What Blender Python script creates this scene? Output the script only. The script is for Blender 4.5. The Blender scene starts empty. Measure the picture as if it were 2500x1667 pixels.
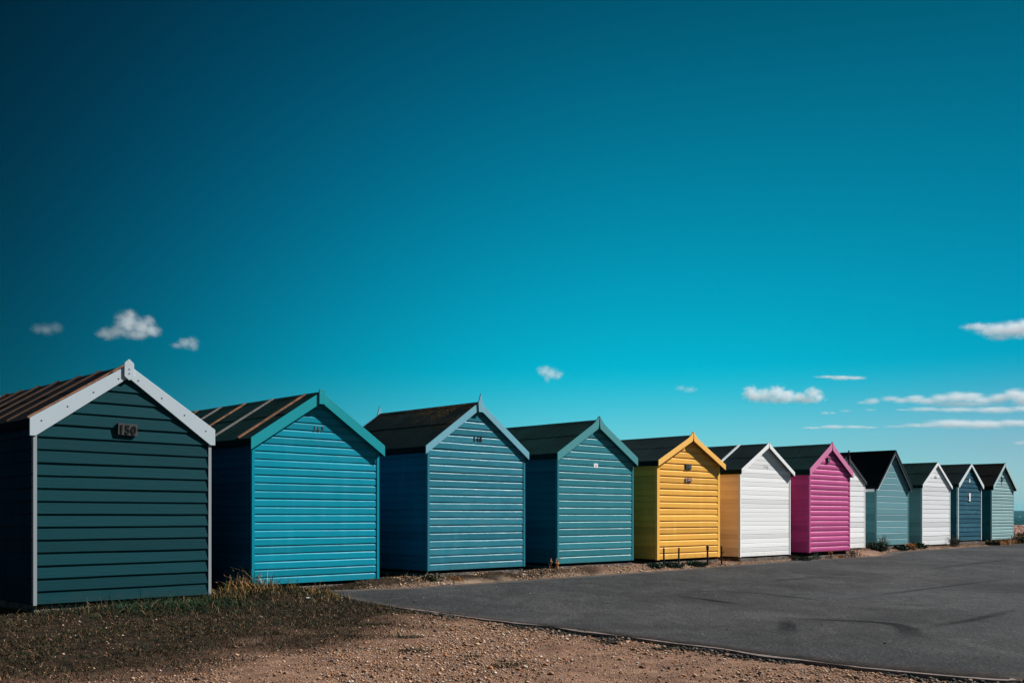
import bpy, bmesh, math, random
import numpy as np
from mathutils import Vector, Matrix, noise
R = math.radians
scene = bpy.context.scene
col = scene.collection
random.seed(7)
rng = np.random.default_rng(11)

# ------------------------------------------------------------------ camera
CAM_H = 1.2
cam = bpy.data.cameras.new('camera')
cam_o = bpy.data.objects.new('camera', cam)
col.objects.link(cam_o)
cam.sensor_width = 36; cam.lens = 35.28; cam.shift_y = 0.1706
cam.clip_start = 0.1; cam.clip_end = 40000
cam_o.location = (0, 0, CAM_H); cam_o.rotation_euler = (R(90), 0, 0)
scene.camera = cam_o

# ------------------------------------------------------------------ sun + sky
SUN = Vector((2.12, 0.707, 1.85)).normalized()          # direction towards the sun
sun = bpy.data.lights.new('sun', 'SUN')
sun.energy = 4.25; sun.angle = R(0.5); sun.color = (1.0, 0.962, 0.935)
sun_o = bpy.data.objects.new('sun', sun); col.objects.link(sun_o)
sun_o.rotation_euler = SUN.to_track_quat('Z', 'Y').to_euler()
sun_o.location = (20, 0, 30)

world = bpy.data.worlds.new('World'); scene.world = world; world.use_nodes = True
def build_world():
    nt = world.node_tree; N = nt.nodes; L = nt.links; N.clear()
    def m(op, a, b=None, c=None, clamp=False):
        n = N.new('ShaderNodeMath'); n.operation = op; n.use_clamp = clamp
        for i, v in enumerate((a, b, c)):
            if v is None: continue
            if isinstance(v, (int, float)): n.inputs[i].default_value = v
            else: L.new(v, n.inputs[i])
        return n.outputs[0]
    def ss(x, a, b):
        n = N.new('ShaderNodeMapRange'); n.interpolation_type = 'SMOOTHSTEP'
        L.new(x, n.inputs[0]); n.inputs[1].default_value = a; n.inputs[2].default_value = b
        return n.outputs[0]
    tc = N.new('ShaderNodeTexCoord')
    sp = N.new('ShaderNodeSeparateXYZ'); L.new(tc.outputs['Generated'], sp.inputs[0])
    X0, Y0, Z0 = sp.outputs
    X = m('MINIMUM', m('MAXIMUM', X0, -0.5), 0.5)
    Z = m('MINIMUM', m('MAXIMUM', Z0, 0.0), 0.46)
    # less glow towards the sun side and overhead, outside the picture
    dim = m('MULTIPLY', m('MULTIPLY_ADD', ss(X0, 0.47, 0.85), -0.72, 1.0), m('MULTIPLY_ADD', ss(Z0, 0.46, 0.8), -0.5, 1.0))
    sky = N.new('ShaderNodeTexSky'); sky.sky_type = 'NISHITA'; sky.sun_disc = False
    sky.sun_elevation = math.asin(SUN.z); sky.sun_rotation = math.atan2(SUN.x, SUN.y)
    # the sky seen through a polariser: darker away from the sun and towards the zenith
    CG = [-0.496, 0.514, -2.029, -5.362, 0.976, 1.594, 3.592, -8.328]
    CB = [-0.234, 0.446, -3.56, -4.659, 0.531, 5.926, 3.869, -11.711]
    X2 = m('MULTIPLY', X, X); Z2 = m('MULTIPLY', Z, Z)
    terms = [None, X, Z, X2, m('MULTIPLY', X, Z), Z2, m('MULTIPLY', X2, X), m('MULTIPLY', Z2, Z)]
    def poly(C):
        s = m('ADD', C[0], 0.0)
        for c, t in zip(C[1:], terms[1:]): s = m('MULTIPLY_ADD', t, c, s)
        return m('POWER', math.e, s)
    g = poly(CG); b = poly(CB)
    r = m('MULTIPLY', m('SUBTRACT', 1.0, ss(Z, 0.06, 0.150)), ss(X, -0.5, 0.15))
    r = m('MULTIPLY', r, m('SUBTRACT', 0.225, m('MULTIPLY', Z, 0.72)))
    cc = N.new('ShaderNodeCombineXYZ')
    for i, v in enumerate((r, g, b)): L.new(v, cc.inputs[i])
    rear = N.new('ShaderNodeMix'); rear.data_type = 'VECTOR'
    L.new(ss(Y0, 0.25, -0.5), rear.inputs[0])
    rear.inputs[5].default_value = (0.16, 0.25, 0.26)
    mul = N.new('ShaderNodeVectorMath'); mul.operation = 'MULTIPLY'
    hz = m('MULTIPLY_ADD', ss(Z, 0.07, 0.0), 0.30, 1.0)
    mh = N.new('ShaderNodeVectorMath'); mh.operation = 'SCALE'; L.new(cc.outputs[0], mh.inputs[0]); L.new(hz, mh.inputs['Scale']); L.new(mh.outputs[0], rear.inputs[4])
    L.new(sky.outputs[0], mul.inputs[0]); L.new(rear.outputs[1], mul.inputs[1])
    dm = N.new('ShaderNodeVectorMath'); dm.operation = 'SCALE'; L.new(mul.outputs[0], dm.inputs[0]); L.new(dim, dm.inputs['Scale'])
    bg = N.new('ShaderNodeBackground'); bg.inputs[1].default_value = 0.10
    L.new(dm.outputs[0], bg.inputs[0])
    o = N.new('ShaderNodeOutputWorld'); L.new(bg.outputs[0], o.inputs[0])
build_world()
vs = scene.view_settings
vs.view_transform = 'Standard'; vs.look = 'None'; vs.exposure = 1.0; vs.gamma = 1.0; vs.use_curve_mapping = False
scene.render.engine = 'CYCLES'
scene.cycles.volume_bounces = 10
scene.cycles.volume_step_rate = 0.6
scene.cycles.use_denoising = True

# ------------------------------------------------------------------ helpers
def tag(o, label=None, cat=None, group=None, kind=None):
    if label: o['label'] = label
    if cat: o['category'] = cat
    if group: o['group'] = group
    if kind: o['kind'] = kind
    return o

def mesh_obj(name, verts, faces, mat=None, parent=None, smooth=False):
    me = bpy.data.meshes.new(name)
    me.from_pydata([tuple(v) for v in verts], [], [tuple(f) for f in faces]); me.update()
    if mat:
        for mm in (mat if isinstance(mat, (list, tuple)) else [mat]): me.materials.append(mm)
    if smooth: me.polygons.foreach_set('use_smooth', [True] * len(me.polygons))
    o = bpy.data.objects.new(name, me); col.objects.link(o)
    if parent: o.parent = parent
    return o

def np_mesh(name, verts, faces, mat, attrs=None, smooth=False):
    """fast mesh from numpy: faces (n,k)"""
    me = bpy.data.meshes.new(name)
    me.vertices.add(len(verts)); me.vertices.foreach_set('co', np.asarray(verts, np.float32).ravel())
    n, k = faces.shape
    me.loops.add(n * k); me.loops.foreach_set('vertex_index', faces.ravel().astype(np.int32))
    me.polygons.add(n)
    me.polygons.foreach_set('loop_start', np.arange(0, n * k, k, dtype=np.int32))
    me.polygons.foreach_set('loop_total', np.full(n, k, dtype=np.int32))
    me.update(calc_edges=True)
    if smooth: me.polygons.foreach_set('use_smooth', np.ones(n, bool))
    for an, (dom, typ, data) in (attrs or {}).items():
        a = me.attributes.new(an, typ, dom)
        a.data.foreach_set('color' if 'COLOR' in typ else 'value', np.asarray(data, np.float32).ravel())
    me.materials.append(mat)
    o = bpy.data.objects.new(name, me); col.objects.link(o)
    return o

class MB:
    """collects boxes / prisms / tubes into one mesh"""
    def __init__(s): s.v = []; s.f = []
    def poly(s, vs_, fs):
        b = len(s.v); s.v += [tuple(v) for v in vs_]; s.f += [tuple(i + b for i in f) for f in fs]; return s
    def box(s, x0, x1, y0, y1, z0, z1):
        return s.poly([(x0, y0, z0), (x1, y0, z0), (x1, y1, z0), (x0, y1, z0), (x0, y0, z1), (x1, y0, z1), (x1, y1, z1), (x0, y1, z1)],
                      [(0, 3, 2, 1), (4, 5, 6, 7), (0, 1, 5, 4), (1, 2, 6, 5), (2, 3, 7, 6), (3, 0, 4, 7)])
    def bar(s, p, q, w, h, up=(0, 0, 1)):
        p = Vector(p); q = Vector(q); d = (q - p).normalized(); side = d.cross(Vector(up)).normalized() * w / 2; u = side.cross(d).normalized() * h / 2
        vs_ = [p - side - u, p + side - u, p + side + u, p - side + u, q - side - u, q + side - u, q + side + u, q - side + u]
        return s.poly(vs_, [(0, 1, 2, 3), (7, 6, 5, 4), (1, 0, 4, 5), (2, 1, 5, 6), (3, 2, 6, 7), (0, 3, 7, 4)])
    def prism_xz(s, pts, y0, y1, bev=0.0):
        n = len(pts)
        if bev:
            cx = sum(p[0] for p in pts) / n; cz = sum(p[1] for p in pts) / n
            inner = []
            for i in range(n):
                a = Vector(pts[i - 1]); p = Vector(pts[i]); c = Vector(pts[(i + 1) % n])
                e1 = (p - a).normalized(); e2 = (c - p).normalized()
                n1 = Vector((-e1.y, e1.x)); n2 = Vector((-e2.y, e2.x)); nn = (n1 + n2)
                if nn.length < 1e-6: nn = n1
                nn.normalize(); k = bev / max(0.35, nn.dot(n1))
                if nn.dot(Vector((cx, cz)) - p) < 0 and n <= 4: k = -k
                inner.append(p + nn * k)
            vs_ = [(p[0], y0, p[1]) for p in inner] + [(p[0], y0 + bev, p[1]) for p in pts] + [(p[0], y1, p[1]) for p in pts]
            fs = [tuple(range(n))] + [(i + n, (i + 1) % n + n, (i + 1) % n, i) for i in range(n)] + \
                 [(i + 2 * n, (i + 1) % n + 2 * n, (i + 1) % n + n, i + n) for i in range(n)] + [tuple(range(3 * n - 1, 2 * n - 1, -1))]
            return s.poly(vs_, fs)
        vs_ = [(p[0], y0, p[1]) for p in pts] + [(p[0], y1, p[1]) for p in pts]
        fs = [tuple(range(n)), tuple(range(2 * n - 1, n - 1, -1))] + [(i + n, (i + 1) % n + n, (i + 1) % n, i) for i in range(n)]
        return s.poly(vs_, fs)
    def tube(s, pts, rads, seg=6):
        b = len(s.v); k = len(pts)
        for i, p in enumerate(pts):
            p = Vector(p); d = (Vector(pts[min(i + 1, k - 1)]) - Vector(pts[max(i - 1, 0)])).normalized()
            a = d.orthogonal().normalized(); c = d.cross(a)
            for j in range(seg):
                t = 2 * math.pi * j / seg; s.v.append(tuple(p + (a * math.cos(t) + c * math.sin(t)) * rads[i]))
        for i in range(k - 1):
            for j in range(seg):
                s.f.append((b + i * seg + j, b + i * seg + (j + 1) % seg, b + (i + 1) * seg + (j + 1) % seg, b + (i + 1) * seg + j))
        s.f.append(tuple(b + j for j in reversed(range(seg)))); s.f.append(tuple(b + (k - 1) * seg + j for j in range(seg)))
        return s
    def build(s, name, mat, parent=None, smooth=False): 
        o = mesh_obj(name, s.v, s.f, mat, parent, smooth)
        bm = bmesh.new(); bm.from_mesh(o.data); bmesh.ops.recalc_face_normals(bm, faces=bm.faces); bm.to_mesh(o.data); bm.free()
        return o

# ------------------------------------------------------------------ materials
class NT:
    def __init__(s, name):
        s.m = bpy.data.materials.new(name); s.m.use_nodes = True; s.t = s.m.node_tree; s.t.nodes.clear()
        s.out = s.t.nodes.new('ShaderNodeOutputMaterial'); s.b = s.t.nodes.new('ShaderNodeBsdfPrincipled')
        s.t.links.new(s.b.outputs[0], s.out.inputs[0]); s.tc = s.t.nodes.new('ShaderNodeTexCoord')
    def n(s, typ, **kw):
        x = s.t.nodes.new('ShaderNode' + typ)
        for k, v in kw.items(): setattr(x, k, v)
        return x
    def l(s, a, b): s.t.links.new(a, b)
    def put(s, sock, v):
        if isinstance(v, (int, float, tuple)): sock.default_value = v
        else: s.l(v, sock)
    def math(s, op, a, b=0.0, c=0.0, clamp=False):
        x = s.n('Math', operation=op, use_clamp=clamp); s.put(x.inputs[0], a); s.put(x.inputs[1], b); s.put(x.inputs[2], c); return x.outputs[0]
    def co(s, scale=(1, 1, 1), src='Object', rot=(0, 0, 0)):
        x = s.n('Mapping'); s.l(s.tc.outputs[src], x.inputs[0]); x.inputs['Scale'].default_value = scale; x.inputs['Rotation'].default_value = rot; return x.outputs[0]
    def noise(s, vec, scale, detail=3, rough=0.55, dist=0.0, out=0):
        x = s.n('TexNoise'); s.l(vec, x.inputs['Vector']); x.inputs['Scale'].default_value = scale
        x.inputs['Detail'].default_value = detail; x.inputs['Roughness'].default_value = rough; x.inputs['Distortion'].default_value = dist; return x.outputs[out]
    def voro(s, vec, scale, feature='F1', out=0, rand=1.0):
        x = s.n('TexVoronoi', feature=feature); s.l(vec, x.inputs['Vector']); x.inputs['Scale'].default_value = scale; x.inputs['Randomness'].default_value = rand; return x.outputs[out]
    def ramp(s, x, a, b, lo=0.0, hi=1.0, smooth=True):
        r = s.n('MapRange'); r.interpolation_type = 'SMOOTHSTEP' if smooth else 'LINEAR'; s.put(r.inputs[0], x)
        r.inputs[1].default_value = a; r.inputs[2].default_value = b; r.inputs[3].default_value = lo; r.inputs[4].default_value = hi; return r.outputs[0]
    def mix(s, f, a, b, mode='MIX'):
        x = s.n('Mix', data_type='RGBA', blend_type=mode); s.put(x.inputs[0], f)
        for i, v in ((6, a), (7, b)):
            if isinstance(v, tuple): x.inputs[i].default_value = (*v[:3], 1)
            else: s.l(v, x.inputs[i])
        return x.outputs[2]
    def bump(s, h, strength, dist, prev=None):
        x = s.n('Bump'); x.inputs['Strength'].default_value = strength; x.inputs['Distance'].default_value = dist; s.l(h, x.inputs['Height'])
        if prev: s.l(prev, x.inputs['Normal'])
        return x.outputs[0]
    def fin(s, color, rough=0.6, normal=None, spec=0.35, metal=0.0):
        if isinstance(color, tuple): s.b.inputs['Base Color'].default_value = (*color[:3], 1)
        else: s.l(color, s.b.inputs['Base Color'])
        s.put(s.b.inputs['Roughness'], rough); s.b.inputs['Specular IOR Level'].default_value = spec; s.b.inputs['Metallic'].default_value = metal
        if normal: s.l(normal, s.b.inputs['Normal'])
        return s.m

def mul(c, k): return tuple(max(0.0, min(1.0, x * k)) for x in c)

def paint(name, c, pitch=0.13, z0=0.0, wear=0.3, rough=0.30, spec=0.17, knots=True, grain=1.0, side=False, tint2=None, dirt=(0.06, 0.05, 0.035), woodgrain=False):
    """painted boards: board-to-board shade change, grain, knots and stains"""
    t = NT(name)
    o = t.co((1, 1, 1))
    sp = t.n('SeparateXYZ'); t.l(o, sp.inputs[0])
    along = sp.outputs[1] if side else sp.outputs[0]
    bi = t.math('FLOOR', t.math('DIVIDE', t.math('SUBTRACT', sp.outputs[2], z0), pitch))
    wn = t.n('TexWhiteNoise', noise_dimensions='1D'); t.l(bi, wn.inputs['W'])
    base = t.mix(t.ramp(wn.outputs[0], 0, 1, 0.0, 1.0, False), mul(c, 0.84), mul(c, 1.12))
    if tint2:
        base = t.mix(t.math('MULTIPLY', t.ramp(wn.outputs[0], 0.2, 0.9), t.ramp(t.noise(t.co((.9, .9, 5)), 2.2, 3), 0.4, 0.62)), base, tint2)
    st = (1.2, 1.2, 22) if not side else (1.2, 1.2, 22)
    grainv = t.n('Combine' + 'XYZ'); t.l(along, grainv.inputs[0]); t.l(t.math('MULTIPLY', sp.outputs[2], 26.0), grainv.inputs[2]); t.l(t.math('MULTIPLY', bi, 3.7), grainv.inputs[1])
    gn = t.noise(grainv.outputs[0], 2.6, 5, 0.62, 0.6)
    base = t.mix(t.ramp(gn, 0.35, 0.75, 0.0, 0.22 * grain), base, mul(c, 0.62))
    # broad weathering, streaks running down
    wv = t.noise(t.co((3.0, 3.0, 0.5)), 1.7, 5, 0.6)
    base = t.mix(t.ramp(wv, 0.50, 0.80, 0.0, wear), base, mul(c, 1.35) if sum(c) < 1.6 else mul(c, 0.86))
    # grime close to the ground, an uneven splash line
    gz = t.math('ADD', sp.outputs[2], t.math('MULTIPLY', t.noise(t.co((5, 5, 2)), 2.0, 4), 0.5))
    base = t.mix(t.math('MULTIPLY', t.ramp(gz, 0.42, 0.10), 0.35 * (0.4 + wear)), base, dirt)
    dr = t.noise(t.co((14, 14, 0.9)), 1.6, 4, 0.65); base = t.mix(t.ramp(dr, 0.56, 0.72, 0, 0.5 * wear), base, mul(c, 0.55))
    sc = t.noise(t.co((9, 9, 30)), 5.0, 4, 0.7)
    base = t.mix(t.ramp(sc, 0.68, 0.74, 0.0, 0.55 * wear), base, dirt)
    if knots:
        kv = t.voro(t.co((1, 1, 2.2)), 3.1)
        kf = t.math('MULTIPLY', t.ramp(kv, 0.10, 0.035), t.ramp(t.noise(o, 3.1, 2), 0.42, 0.56))
        base = t.mix(t.math('MULTIPLY', kf, 0.6), base, mul(c, 0.3))
    h = t.math('ADD', gn, t.math('MULTIPLY', t.noise(t.co((6, 6, 6)), 9.0, 3), 0.4))
    nrm = t.bump(h, 0.30 if woodgrain else 0.25 * grain, 0.012 if woodgrain else 0.006)
    return t.fin(base, t.ramp(wv, 0.3, 0.8, rough, rough + 0.12), nrm, spec)

def trim_paint(name, c, rough=0.5, wear=0.25):
    t = NT(name); o = t.co()
    n1 = t.noise(t.co((3, 3, 3)), 2.0, 5, 0.65); n2 = t.noise(t.co((14, 14, 14)), 3.0, 4, 0.7)
    b = t.mix(t.ramp(n1, 0.4, 0.75, 0, 0.5 * wear + 0.1), c, mul(c, 0.78))
    b = t.mix(t.ramp(n2, 0.66, 0.72, 0, wear), b, (0.10, 0.085, 0.065))
    return t.fin(b, rough, t.bump(n2, 0.25, 0.004), 0.05)

def felt(name, c=(0.018, 0.024, 0.025), moss=0.0, rust=0.0):
    t = NT(name)
    n1 = t.noise(t.co(), 1.6, 5, 0.6); n2 = t.noise(t.co(), 60.0, 3, 0.7); n3 = t.noise(t.co((1.2, 0.5, 1.2)), 3.0, 6, 0.7)
    b = t.mix(t.ramp(n1, 0.3, 0.75), mul(c, 0.7), mul(c, 1.6))
    b = t.mix(t.ramp(n2, 0.55, 0.75, 0, 0.6), b, mul(c, 3.0))
    b = t.mix(t.ramp(n3, 0.62, 0.72, 0, 0.35), b, (0.05, 0.07, 0.07)); n4 = t.noise(t.co((0.6, 5, 0.6)), 1.5, 4, 0.6); b = t.mix(t.ramp(n4, 0.5, 0.72, 0, 0.5), b, mul(c, 2.4))
    if moss:
        g = t.n('SeparateXYZ'); t.l(t.co(), g.inputs[0])
        cl = t.math('MULTIPLY', t.ramp(t.noise(t.co(), 2.2, 4), 0.35, 0.6), t.ramp(t.noise(t.co(), 22.0, 4, 0.7), 0.48, 0.6))
        hi = t.ramp(t.math('ADD', g.outputs[2], t.math('MULTIPLY', g.outputs[1], -0.16)), 2.25, 2.85, 0.03, 1.0)
        mc = t.mix(t.noise(t.co(), 9.0, 3), (0.22, 0.10, 0.025), (0.10, 0.085, 0.03))
        b = t.mix(t.math('MULTIPLY', t.math('MULTIPLY', cl, hi), moss), b, mc)
    h = t.math('ADD', t.math('MULTIPLY', n2, 0.5), n3)
    return t.fin(b, 0.85, t.bump(h, 0.6, 0.01), 0.04)

def rawwood(name, a, b_):
    t = NT(name)
    g = t.noise(t.co((3, 3, 3)), 3.5, 5, 0.7); f = t.noise(t.co((30, 30, 30)), 3.0, 3, 0.6)
    c = t.mix(t.ramp(g, 0.35, 0.68), a, b_); c = t.mix(t.ramp(f, 0.5, 0.8, 0, 0.5), c, mul(a, 0.45))
    return t.fin(c, 0.75, t.bump(f, 0.4, 0.004), 0.08)

def plain(name, c, rough=0.6, spec=0.35, metal=0.0, var=0.25, sc=12.0):
    t = NT(name); n = t.noise(t.co(), sc, 4, 0.65)
    return t.fin(t.mix(t.ramp(n, 0.35, 0.7), mul(c, 1 - var), mul(c, 1 + var)), rough, t.bump(n, 0.25, 0.004), spec, metal)

def concrete():
    t = NT('concrete_base_material')
    n = t.noise(t.co(), 6.0, 6, 0.7); v = t.voro(t.co(), 38.0); c = t.voro(t.co(), 38.0, out=1)
    b = t.mix(t.ramp(n, 0.35, 0.7), (0.05, 0.043, 0.035), (0.16, 0.13, 0.105))
    b = t.mix(t.ramp(v, 0.35, 0.2, 0, 0.5), b, t.mix(0.5, c, (0.2, 0.15, 0.1), 'MULTIPLY'))
    return t.fin(b, 0.9, t.bump(t.math('ADD', n, v), 0.9, 0.02), 0.2)

M_felt = felt('roof_felt', (0.005, 0.013, 0.015)); M_felt_moss = felt('mossy_roof_felt', (0.004, 0.012, 0.014), moss=1.0); M_felt_green = felt('green_roof_felt', (0.003, 0.019, 0.019))
M_felt_black = felt('black_roof_felt', (0.006, 0.008, 0.011)); M_felt_brown = felt('brown_black_roof_felt', (0.008, 0.006, 0.006))
M_concrete = concrete()
M_bearer = plain('dark_bearer', (0.012, 0.014, 0.016), 0.9, 0.1)
M_black = plain('black_iron', (0.010, 0.011, 0.013), 0.55, 0.3)
M_screw = plain('screw_steel', (0.05, 0.055, 0.06), 0.4, 0.5, 0.6)
M_plaque = rawwood('weathered_plaque_wood', (0.042, 0.046, 0.046), (0.085, 0.088, 0.086))
M_numeral = plain('black_numeral', (0.006, 0.007, 0.009), 0.35, 0.4)
M_numeral_grey = plain('grey_numeral', (0.30, 0.33, 0.35), 0.5, 0.3)
M_bat_brown = rawwood('brown_batten', (0.075, 0.042, 0.026), (0.045, 0.030, 0.024))
M_bat_orange = rawwood('orange_batten', (0.30, 0.15, 0.085), (0.13, 0.075, 0.05))
M_bat_grey = rawwood('grey_batten', (0.14, 0.135, 0.13), (0.22, 0.21, 0.20))
M_white_plate = plain('white_plate', (0.75, 0.80, 0.82), 0.4, 0.4, 0, 0.06)

# ------------------------------------------------------------------ ground shape
def sstep(a, b, x):
    t = np.clip((np.asarray(x, float) - a) / (b - a), 0, 1); return t * t * (3 - 2 * t)
def asphalt_z(X, Y):
    c = Y - X
    return 0.07 * sstep(11, 17.6, c) * sstep(9, 15, Y) + 0.004 * np.maximum(0, Y - 22)

NEAR = np.array([(-2.97, 15.3), (-2.71, 14.78), (-2.42, 14.2), (-2.05, 13.58), (-1.62, 13.08), (-1.09, 12.56), (-0.6, 12.02), (-0.04, 11.42), (0.36, 10.98), (0.78, 10.42), (1.38, 9.70), (1.86, 9.12), (2.1, 8.75), (2.49, 8.31), (2.76, 7.97), (3.22, 7.6), (3.62, 7.37), (3.9, 7.42), (5.2, 8.1), (9.0, 8.6), (16.0, 8.0), (30.0, 6.0)])
FAR = np.array([(-2.97, 15.3), (-2.53, 15.51), (-2.12, 15.68), (-1.62, 16.0), (-1.02, 16.61), (-0.67, 16.95), (0.22, 17.95), (0.81, 18.55), (1.66, 19.41), (2.95, 20.70), (4.27, 22.3), (5.64, 23.82), (7.3, 25.6), (8.91, 26.9), (10.32, 28.2), (11.6, 30.8), (14.7, 34.0), (18.2, 37.6), (20.8, 40.3), (34.0, 53.5), (60.0, 80.0)])

def poly_dist(P, L):
    """unsigned distance of points P (n,2) to polyline L"""
    d = np.full(len(P), 1e9)
    for a, b in zip(L[:-1], L[1:]):
        ab = b - a; t = np.clip(((P - a) @ ab) / (ab @ ab), 0, 1)
        d = np.minimum(d, np.linalg.norm(P - (a + t[:, None] * ab), axis=1))
    return d
ASPH_POLY = np.vstack([NEAR, [(60.0, 6.0)], FAR[::-1]])
def inside(P, poly):
    r = np.zeros(len(P), bool); n = len(poly)
    for i in range(n):
        x1, y1 = poly[i]; x2, y2 = poly[(i + 1) % n]
        c = ((y1 > P[:, 1]) != (y2 > P[:, 1]))
        with np.errstate(divide='ignore', invalid='ignore'):
            xi = (x2 - x1) * (P[:, 1] - y1) / (y2 - y1) + x1
        r ^= c & (P[:, 0] < xi)
    return r
def vnoise(X, Y, sc, seed=0):
    """cheap smooth value noise in numpy, 0..1"""
    x = X * sc + 100.0 + seed * 17.3; y = Y * sc + 200.0 + seed * 9.1
    xi = np.floor(x).astype(np.int64); yi = np.floor(y).astype(np.int64); fx = x - xi; fy = y - yi
    def h(a, b):
        v = np.sin(a * 127.1 + b * 311.7 + seed * 74.7) * 43758.5453; return v - np.floor(v)
    sx = fx * fx * (3 - 2 * fx); sy = fy * fy * (3 - 2 * fy)
    return (h(xi, yi) * (1 - sx) + h(xi + 1, yi) * sx) * (1 - sy) + (h(xi, yi + 1) * (1 - sx) + h(xi + 1, yi + 1) * sx) * sy

def ground_z(X, Y):
    X = np.asarray(X, float); Y = np.asarray(Y, float); sh = X.shape
    P = np.stack([X.ravel(), Y.ravel()], 1)
    ins = inside(P, ASPH_POLY); dn = poly_dist(P, NEAR); df = poly_dist(P, FAR)
    c = (P[:, 1] - P[:, 0]); za = asphalt_z(P[:, 0], P[:, 1])
    # level at the hut fronts, lower at the first hut
    zw = 0.03 + 0.15 * sstep(12.5, 17.5, P[:, 1]) + 0.06 * sstep(22, 36, P[:, 1])
    back = za + (zw - za) * sstep(0.0, 0.55, df) * (c > 16.5)
    near = za - (0.010 + 0.026 * vnoise(P[:, 0], P[:, 1], 2.7, 12)) * sstep(0.0, 0.06, dn) * sstep(-2.2, 1.6, P[:, 0]) - 0.006
    wt = sstep(17.4, 18.1, c + 0.0)
    out = np.where((P[:, 0] < -2.4) | (dn < df), near * (1 - wt) + back * wt, back)
    inn = za - 0.05 * sstep(0.0, 0.10, np.minimum(dn, df)) - 0.008
    z = np.where(ins, inn, out)
    # small unevenness outside the asphalt
    un = (vnoise(P[:, 0], P[:, 1], 1.1, 1) - .5) * .05 + (vnoise(P[:, 0], P[:, 1], 3.7, 2) - .5) * .025 + (vnoise(P[:, 0], P[:, 1], 11.0, 3) - .5) * .012
    z = z + un * (~ins) * sstep(0.03, 0.5, np.minimum(dn, df))
    # grassy hump between the first two huts
    z = z + 0.10 * np.exp(-(((P[:, 0] + 3.55) / 0.75) ** 2 + ((P[:, 1] - 14.1) / 0.55) ** 2)) * (~ins)
    # shingle bank behind the row and the beach falling to the sea
    z = z + 0.36 * sstep(23.5, 30, c) - 4.2 * sstep(31, 46, c)
    return z.reshape(sh)
def gz(x, y): return float(ground_z(np.array([x]), np.array([y]))[0])

# how grassy the ground is (0..1): turf in front of the first two huts, thinning to gravel towards the right and the front
def turf(X, Y):
    e = (X + 1.25) - (Y - 12.2) * 0.31                      # < 0 : on the turf side
    n = (vnoise(X, Y, 0.9, 5) - .5) * 1.6 + (vnoise(X, Y, 2.6, 6) - .5) * 0.9
    t = 1 - sstep(-1.7, 2.0, e + n)
    return t * (0.50 + 0.50 * sstep(7.0, 9.5, Y)) 

# ------------------------------------------------------------------ ground sheets
def axis(lo, hi, dlo, dhi, fine, grow=1.12):
    a = list(np.arange(dlo, dhi, fine)); st = fine
    x = dhi
    while x < hi: a.append(x); st *= grow; x += st
    a.append(hi); st = fine; x = dlo - st; b = []
    while x > lo: b.append(x); st *= grow; x -= st
    b.append(lo); return np.array(b[::-1] + a)
def ground_material():
    t = NT('gravel_soil_material')
    o = t.co(); at = t.n('Attribute'); at.attribute_name = 'turf'; g = at.outputs['Fac']
    a2 = t.n('Attribute'); a2.attribute_name = 'sand'; sand = a2.outputs['Fac']
    n1 = t.noise(o, 1.3, 5, 0.6); n2 = t.noise(o, 7.0, 5, 0.7); n3 = t.noise(o, 45.0, 4, 0.7)
    soil = t.mix(t.ramp(n2, 0.35, 0.7), (0.115, 0.062, 0.042), (0.24, 0.14, 0.095))
    v = t.voro(o, 55.0); vc = t.voro(o, 55.0, out=1); v2 = t.voro(o, 120.0); vc2 = t.voro(o, 120.0, out=1)
    s1 = t.n('SeparateColor'); t.l(vc, s1.inputs[0]); s2 = t.n('SeparateColor'); t.l(vc2, s2.inputs[0])
    st1 = t.mix(t.ramp(s1.outputs[0], 0, 1, 0, 1, False), (0.16, 0.075, 0.035), (0.60, 0.44, 0.31))
    st2 = t.mix(t.ramp(s2.outputs[1], 0, 1, 0, 1, False), (0.05, 0.035, 0.028), (0.48, 0.29, 0.18))
    cov = t.ramp(n1, 0.36, 0.6, 0.25, 1.0); soil = t.mix(t.ramp(t.noise(o, 2.7, 5, 0.7), 0.45, 0.70, 0, 0.6), soil, (0.07, 0.045, 0.035))
    base = t.mix(t.math('MULTIPLY', t.ramp(v2, 0.5, 0.3), cov), soil, st2)
    base = t.mix(t.math('MULTIPLY', t.math('MULTIPLY', t.ramp(v, 0.42, 0.25), t.ramp(s1.outputs[2], 0.45, 0.5)), cov), base, st1)
    # turf: dark matted roots and dead stalks
    tf = t.mix(t.ramp(n2, 0.35, 0.65), (0.007, 0.008, 0.006), (0.042, 0.025, 0.016))
    tf = t.mix(t.ramp(n3, 0.55, 0.75, 0, 0.6), tf, (0.14, 0.09, 0.05))
    gm = t.ramp(t.math('ADD', g, t.math('MULTIPLY', t.math('SUBTRACT', n2, 0.5), 0.9)), 0.30, 0.75)
    dk = t.ramp(g, 0.02, 0.45); base = t.mix(t.math('MULTIPLY', dk, .75), base, t.mix(1.0, base, (.42, .40, .40), 'MULTIPLY'))
    base = t.mix(gm, base, tf)
    base = t.mix(t.math('MULTIPLY', sand, t.ramp(n2, 0.3, 0.6, 0.4, 1.0)), base, (0.27, 0.19, 0.135))
    h = t.math('ADD', t.math('MULTIPLY', t.ramp(v, 0.5, 0.1), 0.8), t.math('ADD', n3, t.math('MULTIPLY', t.ramp(v2, 0.5, 0.1), 0.4)))
    return t.fin(base, 0.9, t.bump(h, 0.8, 0.012), 0.05)
M_ground = ground_material()
xs = axis(-60, 9000, -8, 9, 0.07); ys = axis(-40, 400, 5.5, 24, 0.075)
xs = xs[xs < 420]
GX, GY = np.meshgrid(xs, ys)
GZ = ground_z(GX, GY)
nx, ny = len(xs), len(ys)
idx = np.arange(nx * ny).reshape(ny, nx)
gf = np.stack([idx[:-1, :-1], idx[:-1, 1:], idx[1:, 1:], idx[1:, :-1]], -1).reshape(-1, 4)
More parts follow.
